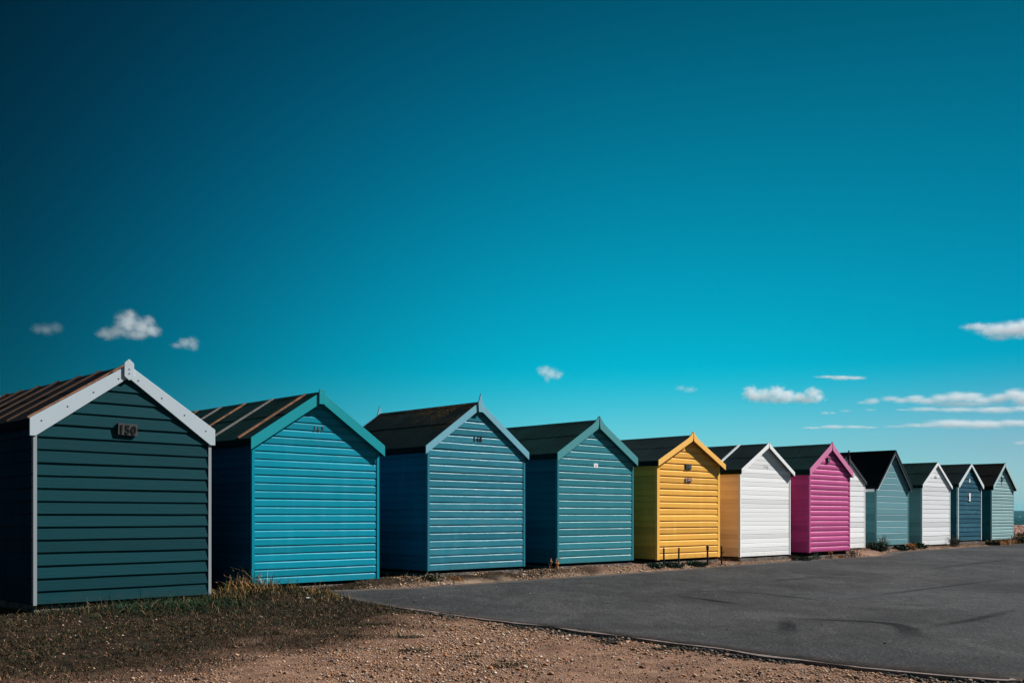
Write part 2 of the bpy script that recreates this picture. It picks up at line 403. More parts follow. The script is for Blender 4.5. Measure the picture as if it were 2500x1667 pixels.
gP = np.stack([GX.ravel(), GY.ravel()], 1)
t_attr = turf(GX, GY).ravel()
dfar = poly_dist(gP, FAR)
sand = (1 - sstep(0.05, 0.30, dfar + (vnoise(gP[:, 0], gP[:, 1], 2.3, 8) - .5) * .3)) * (~inside(gP, ASPH_POLY)) * sstep(-2.8, -1.6, gP[:, 0])
ground = np_mesh('ground', np.stack([GX.ravel(), GY.ravel(), GZ.ravel()], 1), gf, M_ground,
                 {'turf': ('POINT', 'FLOAT', t_attr), 'sand': ('POINT', 'FLOAT', sand)}, smooth=True)
tag(ground, kind='structure')

def asphalt_material():
    t = NT('asphalt_material'); o = t.co()
    n1 = t.noise(o, 0.33, 5, 0.62); n2 = t.noise(t.co((0.5, 0.5, 1), rot=(0, 0, R(-40))), 1.9, 4, 0.6)
    v = t.voro(o, 95.0); vc = t.voro(o, 95.0, out=1); s = t.n('SeparateColor'); t.l(vc, s.inputs[0])
    b = t.mix(t.ramp(n1, 0.35, 0.65), (0.0185, 0.0220, 0.0240), (0.0315, 0.0305, 0.0310))
    aw = t.n('Attribute'); aw.attribute_name = 'worn'
    b = t.mix(t.math('MULTIPLY', aw.outputs['Fac'], t.ramp(t.noise(o, 1.1, 5, 0.65), 0.3, 0.6, 0.35, 1.0)), b, (0.048, 0.0435, 0.0410))
    b = t.mix(t.ramp(n2, 0.50, 0.70, 0, 0.55), b, (0.052, 0.048, 0.046))
    b = t.mix(t.ramp(s.outputs[0], 0.25, 1.0, 0.0, 0.75, False), b, (0.052, 0.053, 0.054))
    b = t.mix(t.ramp(s.outputs[1], 0.75, 0.85, 0.0, 0.7), b, (0.012, 0.013, 0.015))
    b = t.mix(t.math('MULTIPLY', t.ramp(s.outputs[2], 0.985, 0.99), t.ramp(t.noise(o, 5.0, 2), 0.5, 0.6)), b, (0.25, 0.23, 0.21))
    g1 = t.noise(o, 9.0, 4, 0.7); g2 = t.noise(o, 26.0, 3, 0.7)
    g3 = t.noise(o, 70.0, 2, 0.8)
    b = t.mix(t.ramp(g1, 0.38, 0.62, 0, 0.40), b, (0.014, 0.018, 0.020)); b = t.mix(t.ramp(g2, 0.45, 0.62, 0, 0.50), b, (0.070, 0.067, 0.066)); b = t.mix(t.ramp(g3, 0.42, 0.60, 0.0, 0.60), b, (0.010, 0.012, 0.013))
    big = t.ramp(t.noise(o, 0.22, 5, 0.62, 0.8), 0.36, 0.64, 0.92, 1.50); mid = t.ramp(t.noise(t.co((1.4, 0.6, 1), rot=(0, 0, R(35))), 1.6, 5, 0.68, 1.2), 0.34, 0.66, 0.80, 1.18)
    fine = t.ramp(t.noise(o, 30.0, 3, 0.8), 0.36, 0.64, 0.50, 1.62, False)
    sc_ = t.n('VectorMath', operation='SCALE'); t.l(b, sc_.inputs[0]); t.l(t.math('MULTIPLY', t.math('MULTIPLY', big, mid), fine), sc_.inputs['Scale']); b = sc_.outputs[0]
    # dust washed from the gravel along the edges
    at = t.n('Attribute'); at.attribute_name = 'edge'
    e = t.math('MULTIPLY', at.outputs['Fac'], t.ramp(t.noise(o, 6.0, 5, 0.7), 0.30, 0.62))
    b = t.mix(e, b, (0.13, 0.095, 0.075))
    h = t.math('ADD', t.ramp(v, 0.6, 0.1), t.math('MULTIPLY', t.noise(o, 30.0, 3), 0.6))
    return t.fin(b, 0.9, t.bump(h, 0.65, 0.006), 0.06)
M_asphalt = asphalt_material()
def resample(P, n):
    d = np.r_[0, np.cumsum(np.linalg.norm(np.diff(P, axis=0), axis=1))]
    # denser where it is close to the camera
    w = np.linspace(0, 1, n) ** 1.6 * d[-1]
    return np.stack([np.interp(w, d, P[:, 0]), np.interp(w, d, P[:, 1])], 1), w
na, nb = 420, 60
A_, wa = resample(NEAR, na); B_, wb = resample(FAR, na)
jit = lambda w, k, amp: (np.array([noise.noise(Vector((x * k, 3.3 * k, 1.7))) for x in w]) * amp)
A_[:, 1] += jit(wa, 1.3, 0.05) + jit(wa, 3.1, 0.04) + jit(wa, 9.0, 0.018); B_[:, 1] += jit(wb, 1.1, 0.10) + jit(wb, 5.0, 0.04)
B_[0] = A_[0]
vv = (np.linspace(0, 1, nb) ** 1.0)[:, None, None]
AG = A_[None] * (1 - vv) + B_[None] * vv
AX, AY = AG[..., 0], AG[..., 1]
AZ = asphalt_z(AX, AY)
ai = np.arange(na * nb).reshape(nb, na)
af = np.stack([ai[:-1, :-1], ai[:-1, 1:], ai[1:, 1:], ai[1:, :-1]], -1).reshape(-1, 4)
av = np.stack([AX.ravel(), AY.ravel(), AZ.ravel()], 1)
# broken vertical side towards the gravel
sk = np.stack([A_[:, 0] - 0.01, A_[:, 1] - 0.01, asphalt_z(A_[:, 0], A_[:, 1]) - 0.12], 1); si = np.arange(na) + len(av)
sf = np.stack([ai[0, :-1], si[:-1], si[1:], ai[0, 1:]], -1)
sk2 = np.stack([B_[:, 0] - 0.01, B_[:, 1] + 0.02, asphalt_z(B_[:, 0], B_[:, 1]) - 0.06], 1); si2 = si + na
sf2 = np.stack([ai[-1, :-1], ai[-1, 1:], si2[1:], si2[:-1]], -1)
aP = np.stack([AX.ravel(), AY.ravel()], 1)
edge = np.maximum(1 - sstep(0.0, 0.45, poly_dist(aP, FAR)), 0.55 * (1 - sstep(0.0, 0.25, poly_dist(aP, NEAR))))
edge = np.r_[edge, np.full(2 * na, 0.8)]
worn = np.clip(np.exp(-(((aP[:, 0] - 2.4) / 3.2) ** 2 + ((aP[:, 1] - 12.5) / 3.8) ** 2)) + .5 * np.exp(-(((aP[:, 0] - 6.5) / 4) ** 2 + ((aP[:, 1] - 19) / 3) ** 2)), 0, 1)
worn = np.r_[worn, np.zeros(2 * na)]
asphalt = np_mesh('road', np.vstack([av, sk, sk2]), np.vstack([af, sf, sf2]), M_asphalt, {'worn': ('POINT', 'FLOAT', worn), 'edge': ('POINT', 'FLOAT', edge)})
tag(asphalt, kind='structure')

# flat concrete edging running along the gravel side
def edging():
    sel = (wa > 2.6) & (A_[:, 0] < 3.7)
    P = A_[sel]; w = wa[sel]; n = len(P); T = np.gradient(P, axis=0); T /= np.linalg.norm(T, axis=1)[:, None]; Nn = np.stack([T[:, 1], -T[:, 0]], 1)
    wi = 0.046 + 0.060 * np.array([noise.noise(Vector((x * 1.7, 9, 0))) for x in w])
    v = []; f = []
    for i in range(n):
        for off, dz in ((-wi[i] * .4, 0.004), (wi[i] * 0.85, 0.006), (wi[i] * 1.0, -0.11)):
            q = P[i] + Nn[i] * off * (-1 if Nn[i][0] > 0 else 1); v.append((q[0], q[1], float(asphalt_z(q[0], q[1])) + dz))
    for i in range(n - 1):
        for k in range(2): f.append((3 * i + k, 3 * i + k + 1, 3 * i + k + 4, 3 * i + k + 3))
    t = NT('edging_concrete'); nn = t.noise(t.co(), 9.0, 5, 0.7)
    m_ = t.fin(t.mix(t.ramp(nn, 0.35, 0.7), (0.10, 0.08, 0.072), (0.20, 0.15, 0.13)), 0.85, t.bump(nn, 0.6, 0.01), 0.2)
    tag(mesh_obj('kerb_edging', v, f, m_), kind='structure')
edging()

# tyre marks: thin dark rubber films lying on the road
def film_mat(name, c):
    t = NT(name); a = t.n('Attribute'); a.attribute_name = 'a'
    f = t.math('MULTIPLY', a.outputs['Fac'], t.ramp(t.noise(t.co(), 14.0, 5, 0.75), 0.25, 0.55, 0.45, 1.0))
    t.fin(c, 0.85, None, 0.03); tr = t.n('BsdfTransparent'); mx = t.n('MixShader'); t.l(f, mx.inputs[0]); t.l(tr.outputs[0], mx.inputs[1]); t.l(t.b.outputs[0], mx.inputs[2])
    t.l(mx.outputs[0], t.out.inputs[0]); return t.m
M_mark = film_mat('tyre_rubber_film', (0.003, 0.006, 0.0065)); M_pale = film_mat('pale_dust_film', (0.13, 0.12, 0.115))
def film(P, w0, w1, strength, mat, lift):
    P = np.array(P, float); k = 40; d = np.r_[0, np.cumsum(np.linalg.norm(np.diff(P, axis=0), axis=1))]
    s_ = np.linspace(0, d[-1], k)
    # smooth curve through the points
    Q = np.stack([np.interp(s_, d, P[:, 0]), np.interp(s_, d, P[:, 1])], 1)
    for _ in range(6): Q[1:-1] = (Q[:-2] + 2 * Q[1:-1] + Q[2:]) / 4
    T = np.gradient(Q, axis=0); T /= np.linalg.norm(T, axis=1)[:, None]; Nn = np.stack([T[:, 1], -T[:, 0]], 1)
    v = []; a = []; f = []; prof = [(-1, 0), (-.55, .8), (0, 1), (.55, .8), (1, 0)]
    for i in range(k):
        ww = w0 + (w1 - w0) * i / (k - 1); e = math.sin(math.pi * i / (k - 1)) ** 1.1
        for o_, al in prof:
            q = Q[i] + Nn[i] * o_ * ww; v.append((q[0], q[1], float(asphalt_z(q[0], q[1])) + lift)); a.append(al * e * strength)
    for i in range(k - 1):
        for j in range(4): f.append((5 * i + j, 5 * i + j + 1, 5 * i + j + 6, 5 * i + j + 5))
    o = np_mesh('tyre_mark' if mat is M_mark else 'dust_streak', np.array(v), np.array(f), mat, {'a': ('POINT', 'FLOAT', np.array(a))})
    o.visible_shadow = True
    tag(o, kind='structure')
for i, (P, w0, w1, st) in enumerate([
    ([(2.28, 15.01), (2.76, 14.56), (2.97, 14.05), (3.2, 13.61)], .07, .13, .75),
    ([(2.24, 15.67), (3.08, 15.9), (3.69, 15.8), (3.98, 15.31), (4.29, 14.73), (4.42, 14.18), (4.54, 13.61)], .06, .12, .6),
    ([(4.51, 14.32), (4.98, 14.59), (5.9, 15.63), (7.65, 17.39), (9.85, 19.61)], .08, .10, .5),
    ([(2.79, 12.11), (3.17, 11.85), (3.58, 11.65), (3.9, 11.53), (4.2, 11.36), (4.28, 11.03), (4.19, 10.58), (3.85, 9.65)], .06, .20, .75),
    ([(3.16, 11.7), (3.08, 11.19), (2.79, 10.22)], .12, .16, .55),
    ([(4.22, 10.58), (4.68, 11.03), (5.25, 11.53), (6.68, 13.1)], .10, .10, .5),
    ([(5.1, 13.8), (5.43, 13.56), (5.73, 13.37)], .05, .07, .7),
    ([(8.94, 21.89), (10.43, 23.72), (14.12, 27.69)], .12, .12, .45),
    ([(4.18, 17.67), (5.32, 18.78), (6.86, 20.3)], .12, .10, .4),
    ([(4.53, 13.05), (4.74, 12.88)], .05, .05, .5)]):
    film(P, w0 * .85, w1 * 1.0, min(1, st * 0.75), M_mark, 0.003 + 0.0006 * i)
film([(5.2, 19.9), (6.4, 19.6), (7.3, 19.1)], .06, .1, .55, M_pale, 0.0096)
film([(7.2, 18.6), (8.4, 18.6)], .06, .08, .4, M_pale, 0.0102)

# ------------------------------------------------------------------ beach huts
def profile(kind, p):
    """one board's section: (height, outward offset) from its lower edge to the next board"""
    if kind == 'ship':  return [(0, .0185), (p - .036, .0185), (p - .032, .0172), (p - .020, .0075), (p, .0065)]
    if kind == 'ship2': return [(0, .020), (p - .035, .020), (p - .032, .0185), (p - .021, .0088), (p, .007)]
    if kind == 'feather': return [(0, .0225), (.004, .023), (p, .006)]
    if kind == 'tight': return [(0, .0165), (p - .017, .0165), (p - .010, .0085), (p, .0085)]
    if kind == 'tight2': return [(0, .0210), (p - .028, .0210), (p - .020, .0080), (p, .0080)]
    if kind == 'deep': return [(0, .024), (p - .048, .024), (p - .044, .0222), (p - .032, .009), (p, .007)]
    if kind == 'vee':   return [(0, .0175), (p - .026, .0175), (p - .014, .0075), (p, .007)]
    if kind == 'log':   return [(0, .012), (p * .08, .020), (p * .3, .026), (p * .6, .026), (p * .82, .020), (p * .93, .010), (p, .006)]

def clad(width, top_fn, zmax, kind, p, seed, nseg=14, warp=1.0, jitter=0.0):
    """boards as (along, z, out) rows; top_fn(z) -> (a0, a1) limits along the wall"""
    rnd = random.Random(seed); v = []; f = []; z0 = 0.0; prev = None
    while z0 < zmax - 0.004:
        pr = profile(kind, p); dz = rnd.uniform(-1, 1) * jitter; t1 = rnd.uniform(-1, 1) * .0012 * warp; off = rnd.uniform(-.0012, .0012) * warp
        zj = [z for z, o in pr]
        for k, (z, o) in enumerate(pr):
            zz = min(z0 + z, zmax)
            a0, a1 = top_fn(zz)
            row = []
            for i in range(nseg + 1):
                a = a0 + (a1 - a0) * i / nseg
                wz = (noise.noise(Vector((a * 1.3, z0 * 9.1 + seed, 0.3))) * .0030 + noise.noise(Vector((a * 5.0, z0 * 7.1 + seed, 4.3))) * .0012) * warp + t1 * (a - width / 2)
                wo = noise.noise(Vector((a * 1.1, z0 * 5.3 + seed, 7.7))) * .0022 * warp + off
                edge = (k == 0 and z0 == 0)
                row.append(len(v)); v.append((a, zz + (0 if edge else wz) + (dz if k in (0, len(pr) - 1) else 0), o + wo))
            if prev: 
                for i in range(nseg): f.append((prev[i], prev[i + 1], row[i + 1], row[i]))
            prev = row
            if zz >= zmax: break
        z0 += p
    return v, f

def text_mesh(ch, size, depth, bold):
    cu = bpy.data.curves.new('numeral', 'FONT'); cu.body = ch; cu.size = size; cu.extrude = depth; cu.offset = bold; cu.align_x = 'CENTER'; cu.resolution_u = 6
    tmp = bpy.data.objects.new('tmp', cu); col.objects.link(tmp)
    dg = bpy.context.evaluated_depsgraph_get(); me = bpy.data.meshes.new_from_object(tmp.evaluated_get(dg))
    bpy.data.objects.remove(tmp); bpy.data.curves.remove(cu); return me

def numerals(parent, txt, cx, cz, y, h, pitch, mat, bold=0.002, depth=0.003, tilt=(0, 0, 0), sx=1.0):
    for k, ch in enumerate(txt):
        me = text_mesh(ch, h / 0.72, depth, bold); me.materials.clear(); me.materials.append(mat)
        o = bpy.data.objects.new('numeral', me); col.objects.link(o); o.parent = parent
        o.location = (cx + (k - (len(txt) - 1) / 2) * pitch, y, cz - h / 2 + (tilt[k] if k < len(tilt) else 0) * .006)
        o.rotation_euler = (R(90), R(tilt[k] * 6 if k < len(tilt) else 0), 0); o.scale = (sx, 1, 1)

def make_hut(num, X, Y, zb, W, D, zt, zr, os_, bv, pf, pitch, prof, c, label, cb=None, c_side=None, roof=None, drop=.11, flare=0, finial=None,
             trim=None, trim_w=.035, grain=1.0, wear=.3, side_prof='ship', battens=(), warp=1.0, knots=True, rot=45, group='painted wooden beach huts standing in a row',
             woodgrain=False, rough=0.30, spec=0.17, tint2=None, base_gap=.05, base_in=.02, base=True, back_finial=False, soffit=None, ridge_cap=False, jit=0.0, hip_cut=0.0, corner_c=None, inner=None):
    hut = bpy.data.objects.new('beach_hut', None); col.objects.link(hut); hut.empty_display_size = .3
    hut.location = (X, Y, zb); hut.rotation_euler = (0, 0, R(rot)); tag(hut, label, 'beach hut', group)
    Ht, Hr = zt - zb, zr - zb
    half = W / 2; slope = (Hr - Ht) / (half + os_)
    roof_t = .030
    cb = cb or c; c_side = c_side or c
    nm = 'hut_%s' % num
    mf = paint(nm + '_front_paint', c, pitch, 0, wear, rough=rough, spec=spec, grain=grain, knots=knots, tint2=tint2, woodgrain=woodgrain)
    msd = paint(nm + '_side_paint', c_side, pitch, 0, wear, rough=.55, spec=.06, grain=grain, knots=knots, side=True, woodgrain=woodgrain)  # most side colours differ from the front: shade and bounce light put into them
    mb = trim_paint(nm + '_trim_paint', cb, wear=wear * .8)
    mroof = roof or M_felt
    und = .036 * 1.0                                    # underside of roof below the top line, vertical
    Hw = Ht + os_ * slope - und                          # wall top at the side walls
    def lim(z):
        if z <= Hw: return 0.0, W
        d = (z - Hw) / slope; return min(d, half - .002), max(W - d, half + .002)
    v, f = clad(W, lim, Hr - und, prof, pitch, int(num), 18, warp, jit)
    mesh_obj('front_wall', [(a, -o, z) for a, z, o in v], f, mf, hut)
    # plain back wall closing the hut
    bw = MB().poly([(0, D, 0), (W, D, 0), (W, D, Hw), (half, D, Hr - und), (0, D, Hw)], [(0, 4, 3, 2, 1)]); bw.build('back_wall', msd, hut)
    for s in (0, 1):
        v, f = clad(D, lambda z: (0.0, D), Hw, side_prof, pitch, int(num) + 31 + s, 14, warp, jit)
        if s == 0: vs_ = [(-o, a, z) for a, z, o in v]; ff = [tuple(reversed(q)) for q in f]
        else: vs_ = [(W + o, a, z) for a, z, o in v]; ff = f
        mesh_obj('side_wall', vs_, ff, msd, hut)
    # corner strips
    mt = trim_paint(nm + '_corner_paint', corner_c or (trim if trim else mul(c, .92)), wear=wear * .6)
    tw = trim_w
    for x0, x1 in ((-.022, tw - .010), (W - tw + .010, W + .022)):
        MB().box(x0, x1, -.027, .028, -.012 if trim else -.004, Hw + .0).build('corner_trim', mt, hut)
    # roof slopes: felt-covered boards with sheet laps, kept just under the bargeboards' top edge
    y0, y1 = -pf + .024, D + .10
    rf = bpy.data.objects.new('roof', None)
    mbld = MB()
    rng_ = random.Random(int(num) * 3)
    for sgn in (-1, 1):
        def pt(u, lift):          # u: 0 ridge .. 1 eave
            x = half + sgn * (half + os_) * u; z = Hr - (Hr - Ht) * u
            nx_, nz_ = sgn * slope / math.hypot(1, slope), 1 / math.hypot(1, slope)
            return x + nx_ * lift, z + nz_ * lift
        # board
        a, b_ = pt(0, -.012), pt(1, -.012); 
        n1, n2 = (a[0], a[1] - roof_t + .004), (b_[0], b_[1] - roof_t + .004)
        mbld.prism_xz([a, b_, n2, n1] if sgn > 0 else [b_, a, n1, n2], y0, y1)
        # felt sheets, each lapping over the one below, with slight waviness
        cuts = [0.0, .5 + rng_.uniform(-.04, .04), 1.0]
        for si_ in range(2):
            u0, u1 = cuts[si_] - (0.0 if si_ == 0 else .03), cuts[si_ + 1]
            nseg, mseg = 16, 5; vv_ = []; ff_ = []
            for i in range(nseg + 1):
                yy = y0 + (y1 - y0) * i / nseg
                for j in range(mseg + 1):
                    u = u0 + (u1 - u0) * j / mseg
                    lift = (-.0085 if si_ == 1 else -.003) + noise.noise(Vector((yy * 2.1, u * 3 + sgn * 5, int(num)))) * .0022
                    uu = u + (noise.noise(Vector((yy * 3.3, si_ * 4.0 + sgn, int(num)))) * .006 if (j == mseg and si_ == 0) else 0)
                    p_ = pt(uu, lift); vv_.append((p_[0], yy, p_[1]))
                p_ = pt(u1, -.011); vv_.append((p_[0], yy, p_[1]))
            m1 = mseg + 2
            for i in range(nseg):
                for j in range(m1 - 1):
                    q = (i * m1 + j, i * m1 + j + 1, (i + 1) * m1 + j + 1, (i + 1) * m1 + j); ff_.append(q if sgn > 0 else q[::-1])
            mbld.poly(vv_, ff_)
        # felt folded down over the eave
        e = pt(1, -.006); k = 14; vv_ = []; ff_ = []
        for i in range(k + 1):
            yy = y0 + (y1 - y0) * i / k; dd = drop + noise.noise(Vector((yy * 1.9, sgn * 3.0, int(num) * 2))) * .010
            ex = e[0] + sgn * (.003 + noise.noise(Vector((yy * 2.3, sgn * 7.0, int(num)))) * .003)
            vv_ += [(e[0], yy, e[1]), (ex + sgn * .004, yy, e[1] - .012), (ex, yy, e[1] - dd), (ex - sgn * .02, yy, e[1] - dd), (e[0] - sgn * .02, yy, e[1] - .02)]
        for i in range(k):
            for j in range(4):
                q = (5 * i + j, 5 * i + j + 1, 5 * i + j + 6, 5 * i + j + 5); ff_.append(q if sgn > 0 else q[::-1])
        mbld.poly(vv_, ff_)
    # rounded felt over the ridge
    vv_ = []; ff_ = []; k = 12
    for i in range(k + 1):
        yy = y0 + .0 + (y1 - y0) * i / k; dzr = noise.noise(Vector((yy * 1.3, 1.1, int(num)))) * .004
        for dx in (-.09, -.03, 0, .03, .09):
            z = Hr - abs(dx) * slope + (.004 if abs(dx) > .05 else .004 - (0.004 if dx == 0 else 0)); vv_.append((half + dx, yy, z - .004 + dzr * (abs(dx) < .05)))
    for i in range(k):
        for j in range(4): ff_.append((5 * i + j, 5 * i + j + 1, 5 * i + j + 6, 5 * i + j + 5))
    mbld.poly(vv_, ff_)
    roof_o = mesh_obj('roof', mbld.v, mbld.f, mroof, hut)
    bpy.data.objects.remove(rf)
    for (yy, w_, h_, m_, ua, ub, sd) in battens:
        for s_ in ((-1, 1) if sd == 0 else (sd,)):
            x_a = half + s_ * (half + os_) * ua; x_b = half + s_ * (half + os_) * ub
            za, zb_ = Hr - (Hr - Ht) * ua, Hr - (Hr - Ht) * ub
            sk_ = rng_.uniform(-.02, .02)
            b = MB().bar((x_a, yy + sk_, za + .010), (x_b, yy - sk_, zb_ + .010), w_, h_); b.build('roof_batten', m_, roof_o)
    # soffit shadow board closing the gap between wall and bargeboards is the roof board itself
    # bargeboards
    th = .022
    fx = flare
    for sgn in (-1, 1):
        def P(x): return (half + sgn * x)
        xa = .004 if finial in ('hex', 'block', 'spike') else .0035
        apex_t = Hr - xa * slope; apex_b = apex_t - bv
        if flare:
            top = [(P(half + os_), Ht), ]
            for u_ in (.26, .18, .12, .08, .04, .012):
                top.append((P(u_), Hr - u_ * slope + flare * max(0, (1 - u_ / .26)) ** 2.2))
            pts = [(P(half + os_), Ht - bv)] + top + [(P(.012), Hr - bv * .55 - .012 * slope), (P(.03), Hr - bv - .03 * slope)]
        else:
            pts = [(P(half + os_), Ht - bv), (P(half + os_), Ht), (P(xa), apex_t), (P(xa), apex_b)]
        if hip_cut: pts = [(P(half + os_ - hip_cut), Ht - bv + .0)] + [(P(half + os_), Ht - bv + .0)] + pts[1:-1] + [(pts[-1][0], pts[-1][1] + hip_cut * slope)]
        if sgn > 0: pts = pts[::-1]
        b = MB().prism_xz(pts, -pf, -pf + th); bo = b.build('bargeboard', mb, hut)
        md = bo.modifiers.new('bevel', 'BEVEL'); md.width = .0025; md.segments = 1; md.limit_method = 'ANGLE'
        if num == '150':
            for u_ in (.13, .45, .77, 1.08):
                s_ = MB(); zc = Hr - u_ * slope - bv * .52
                s_.tube([(P(u_), -pf - .004, zc), (P(u_), -pf + .006, zc)], [.0085, .0085], 8).build('screw', M_screw, bo)
        if inner:
            pin = [(x, z - bv * .98) for x, z in ((P(half + os_ - .02), Ht), (P(xa), apex_t))]
            pin = [(pin[0][0], pin[0][1] - .045), pin[0], pin[1], (pin[1][0], pin[1][1] - .045)]
            if sgn > 0: pin = pin[::-1]
            MB().prism_xz(pin, -pf + .018, -pf + .036).build('inner_trim', inner, bo)
    mbk = MB()
    for sgn in (-1, 1):
        pts = [(half + sgn * (half + os_), Ht - bv), (half + sgn * (half + os_), Ht), (half + sgn * .003, Hr), (half + sgn * .003, Hr - bv)]
        mbk.prism_xz(pts if sgn < 0 else pts[::-1], D + .08, D + .102)
    mbk.build('rear_bargeboard', mb, hut)
    # finial at the top
    def fin_pts(kind):
        if kind == 'hex': return [(-.064, -.155), (-.064, .012), (-.050, .030), (0, .072), (.050, .030), (.064, .012), (.064, -.155), (0, -.205)][::-1]
        if kind == 'block': return [(-.058, -.20), (-.058, .02), (-.04, .035), (.04, .035), (.058, .02), (.058, -.20)][::-1]
        if kind == 'spike': return [(-.048, -.19), (-.060, -.03), (-.030, .05), (0, .145), (.030, .05), (.060, -.03), (.048, -.19)][::-1]
    if finial in ('hex', 'block', 'spike'):
        fo = MB().prism_xz([(half + x, Hr + z) for x, z in fin_pts(finial)], -pf - .020, -pf - .0005).build('finial', mb, hut)
        md = fo.modifiers.new('bevel', 'BEVEL'); md.width = .003; md.segments = 1
        if finial == 'hex':
            for zz in (-.06, -.115): MB().tube([(half, -pf - .024, Hr + zz), (half, -pf - .016, Hr + zz)], [.008, .008], 8).build('screw', M_screw, fo)
    if back_finial:
        MB().prism_xz([(half + x, Hr + z) for x, z in fin_pts('spike')], D + .1025, D + .124).build('finial', mb, hut)
    # the gable's inner shadow board / ceiling
    # concrete footing and bearers
    g = min(gz(X + W * .35, Y + W * .35), zb - .06) - zb
    if base:
        bb = MB().box(base_in + .03, W - base_in - .03, base_in + .035, D - .05, -base_gap, .0)
        bb.build('bearer', M_bearer, hut)
        k = 18; v = []; f = []
        top = -base_gap - .001; lo = g - .25
        ring = [(i / k * W, .008 if False else base_in - .012) for i in range(k + 1)]
        for x, y in ring:
            j_ = noise.noise(Vector((x * 4, int(num) * .7, 0))) * .012; z_ = noise.noise(Vector((x * 6, int(num) * .7, 3))) * .008
            v += [(x, y + j_ - .012, lo), (x, y + j_ - .004, top - .012 + z_), (x, y + .014, top), (x, D - .05, top)]
        for i in range(k):
            for j in range(3): f.append((4 * i + j, 4 * (i + 1) + j, 4 * (i + 1) + j + 1, 4 * i + j + 1))
        v += [(0, D - .05, lo), (W, D - .05, lo)]; a = len(v) - 2
        f += [(0, 1, 2, 3, a), tuple(reversed((4 * k, 4 * k + 1, 4 * k + 2, 4 * k + 3, a + 1)))]
        mesh_obj('footing', v, f, M_concrete, hut)
    return hut, dict(W=W, Hr=Hr, Ht=Ht, Hw=Hw, pf=pf, D=D, slope=slope)

def plate(parent, name, cx, cz, w, h, y, th, mat, bev=.002, rotz=0):
    o = MB().box(-w / 2, w / 2, -th, 0, -h / 2, h / 2).build(name, mat, parent); o.location = (cx, y, cz); o.rotation_euler = (0, R(rotz), 0); return o

# --- 150 : dark green with pale bargeboards
c150 = (0.0045, 0.043, 0.053); pale = (0.42, 0.50, 0.54)
bt = [(0.05, .036, .022, M_bat_orange, .02, 1.0, 0)] + [(y, .034, .022, M_bat_brown, .0, .99, 0) for y in (.82, 1.52, 2.29, 3.04, 3.78, 4.4)]
hut150, g = make_hut('150', -5.787, 12.16, .133, 2.297, 4.6, 2.387, 3.153, .07, .213, .045, .157, 'feather', c150,
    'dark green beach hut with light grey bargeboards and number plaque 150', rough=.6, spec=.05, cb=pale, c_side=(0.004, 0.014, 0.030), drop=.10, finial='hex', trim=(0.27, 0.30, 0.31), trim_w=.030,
    battens=bt, woodgrain=True, knots=False, wear=.12, side_prof='feather', hip_cut=.07, base_gap=.012, base_in=.03, grain=.7, roof=M_felt_black, warp=.8)
pq = plate(hut150, 'number_plaque', 1.135, 2.185, .250, .148, -.022, .030, M_plaque, rotz=1.5)
numerals(pq, '150', -.004, .0, -.0335, .108, .080, M_numeral, .0050, .004, (0, 0, .3), .92)
# --- 149 : bright turquoise
c149 = (0.002, 0.245, 0.335)
bt = [(.30, .050, .026, M_bat_orange, .03, .99, -1), (1.26, .050, .026, M_bat_grey, .02, .97, -1), (2.10, .045, .024, M_bat_orange, .03, .98, -1), (2.93, .045, .024, M_bat_grey, .03, .98, -1), (3.75, .045, .024, M_bat_orange, .03, .98, -1)]
hut149, g = make_hut('149', -3.807, 14.71, .191, 2.283, 4.2, 2.345, 3.122, .08, .175, .104, .1165, 'ship', c149,
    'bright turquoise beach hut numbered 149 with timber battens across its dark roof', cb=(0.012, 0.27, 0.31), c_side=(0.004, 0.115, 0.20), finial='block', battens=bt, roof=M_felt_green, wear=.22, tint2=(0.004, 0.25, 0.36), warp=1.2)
numerals(hut149, '149', 1.137, 2.36, -.021, .082, .070, plain('worn_dark_numeral', (0.012, 0.045, 0.055), .6), .0018, .003, (0, -1.5, .8), .85)
# --- 148 : steel blue, mossy roof
c148 = (0.024, 0.178, 0.240)
hut148, g = make_hut('148', -1.428, 16.98, .28, 2.318, 2.72, 2.386, 3.23, .09, .14, .065, .130, 'ship2', c148,
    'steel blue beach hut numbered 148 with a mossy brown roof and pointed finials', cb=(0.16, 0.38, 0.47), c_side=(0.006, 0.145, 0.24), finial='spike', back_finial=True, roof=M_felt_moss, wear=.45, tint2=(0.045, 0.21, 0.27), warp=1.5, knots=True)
numerals(hut148, '148', 1.137, 2.285, -.022, .082, .076, M_numeral, .0045, .003, (0, 0, 0), .95)
# --- 147 : sea green
c147 = (0.032, 0.195, 0.235)
hut147, g = make_hut('147', .88, 19.5, .281, 2.332, 2.75, 2.428, 3.155, .09, .17, .092, .139, 'ship2', c147,
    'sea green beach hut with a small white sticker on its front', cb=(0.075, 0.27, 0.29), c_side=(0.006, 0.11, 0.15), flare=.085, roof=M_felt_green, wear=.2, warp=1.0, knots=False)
st_ = plate(hut147, 'sticker', 1.136, 1.946, .125, .085, -.0185, .002, M_white_plate)
plate(st_, 'sticker_print', .004, -.006, .05, .045, -.0022, .0012, plain('faded_pink_print', (.62, .40, .38), .6))
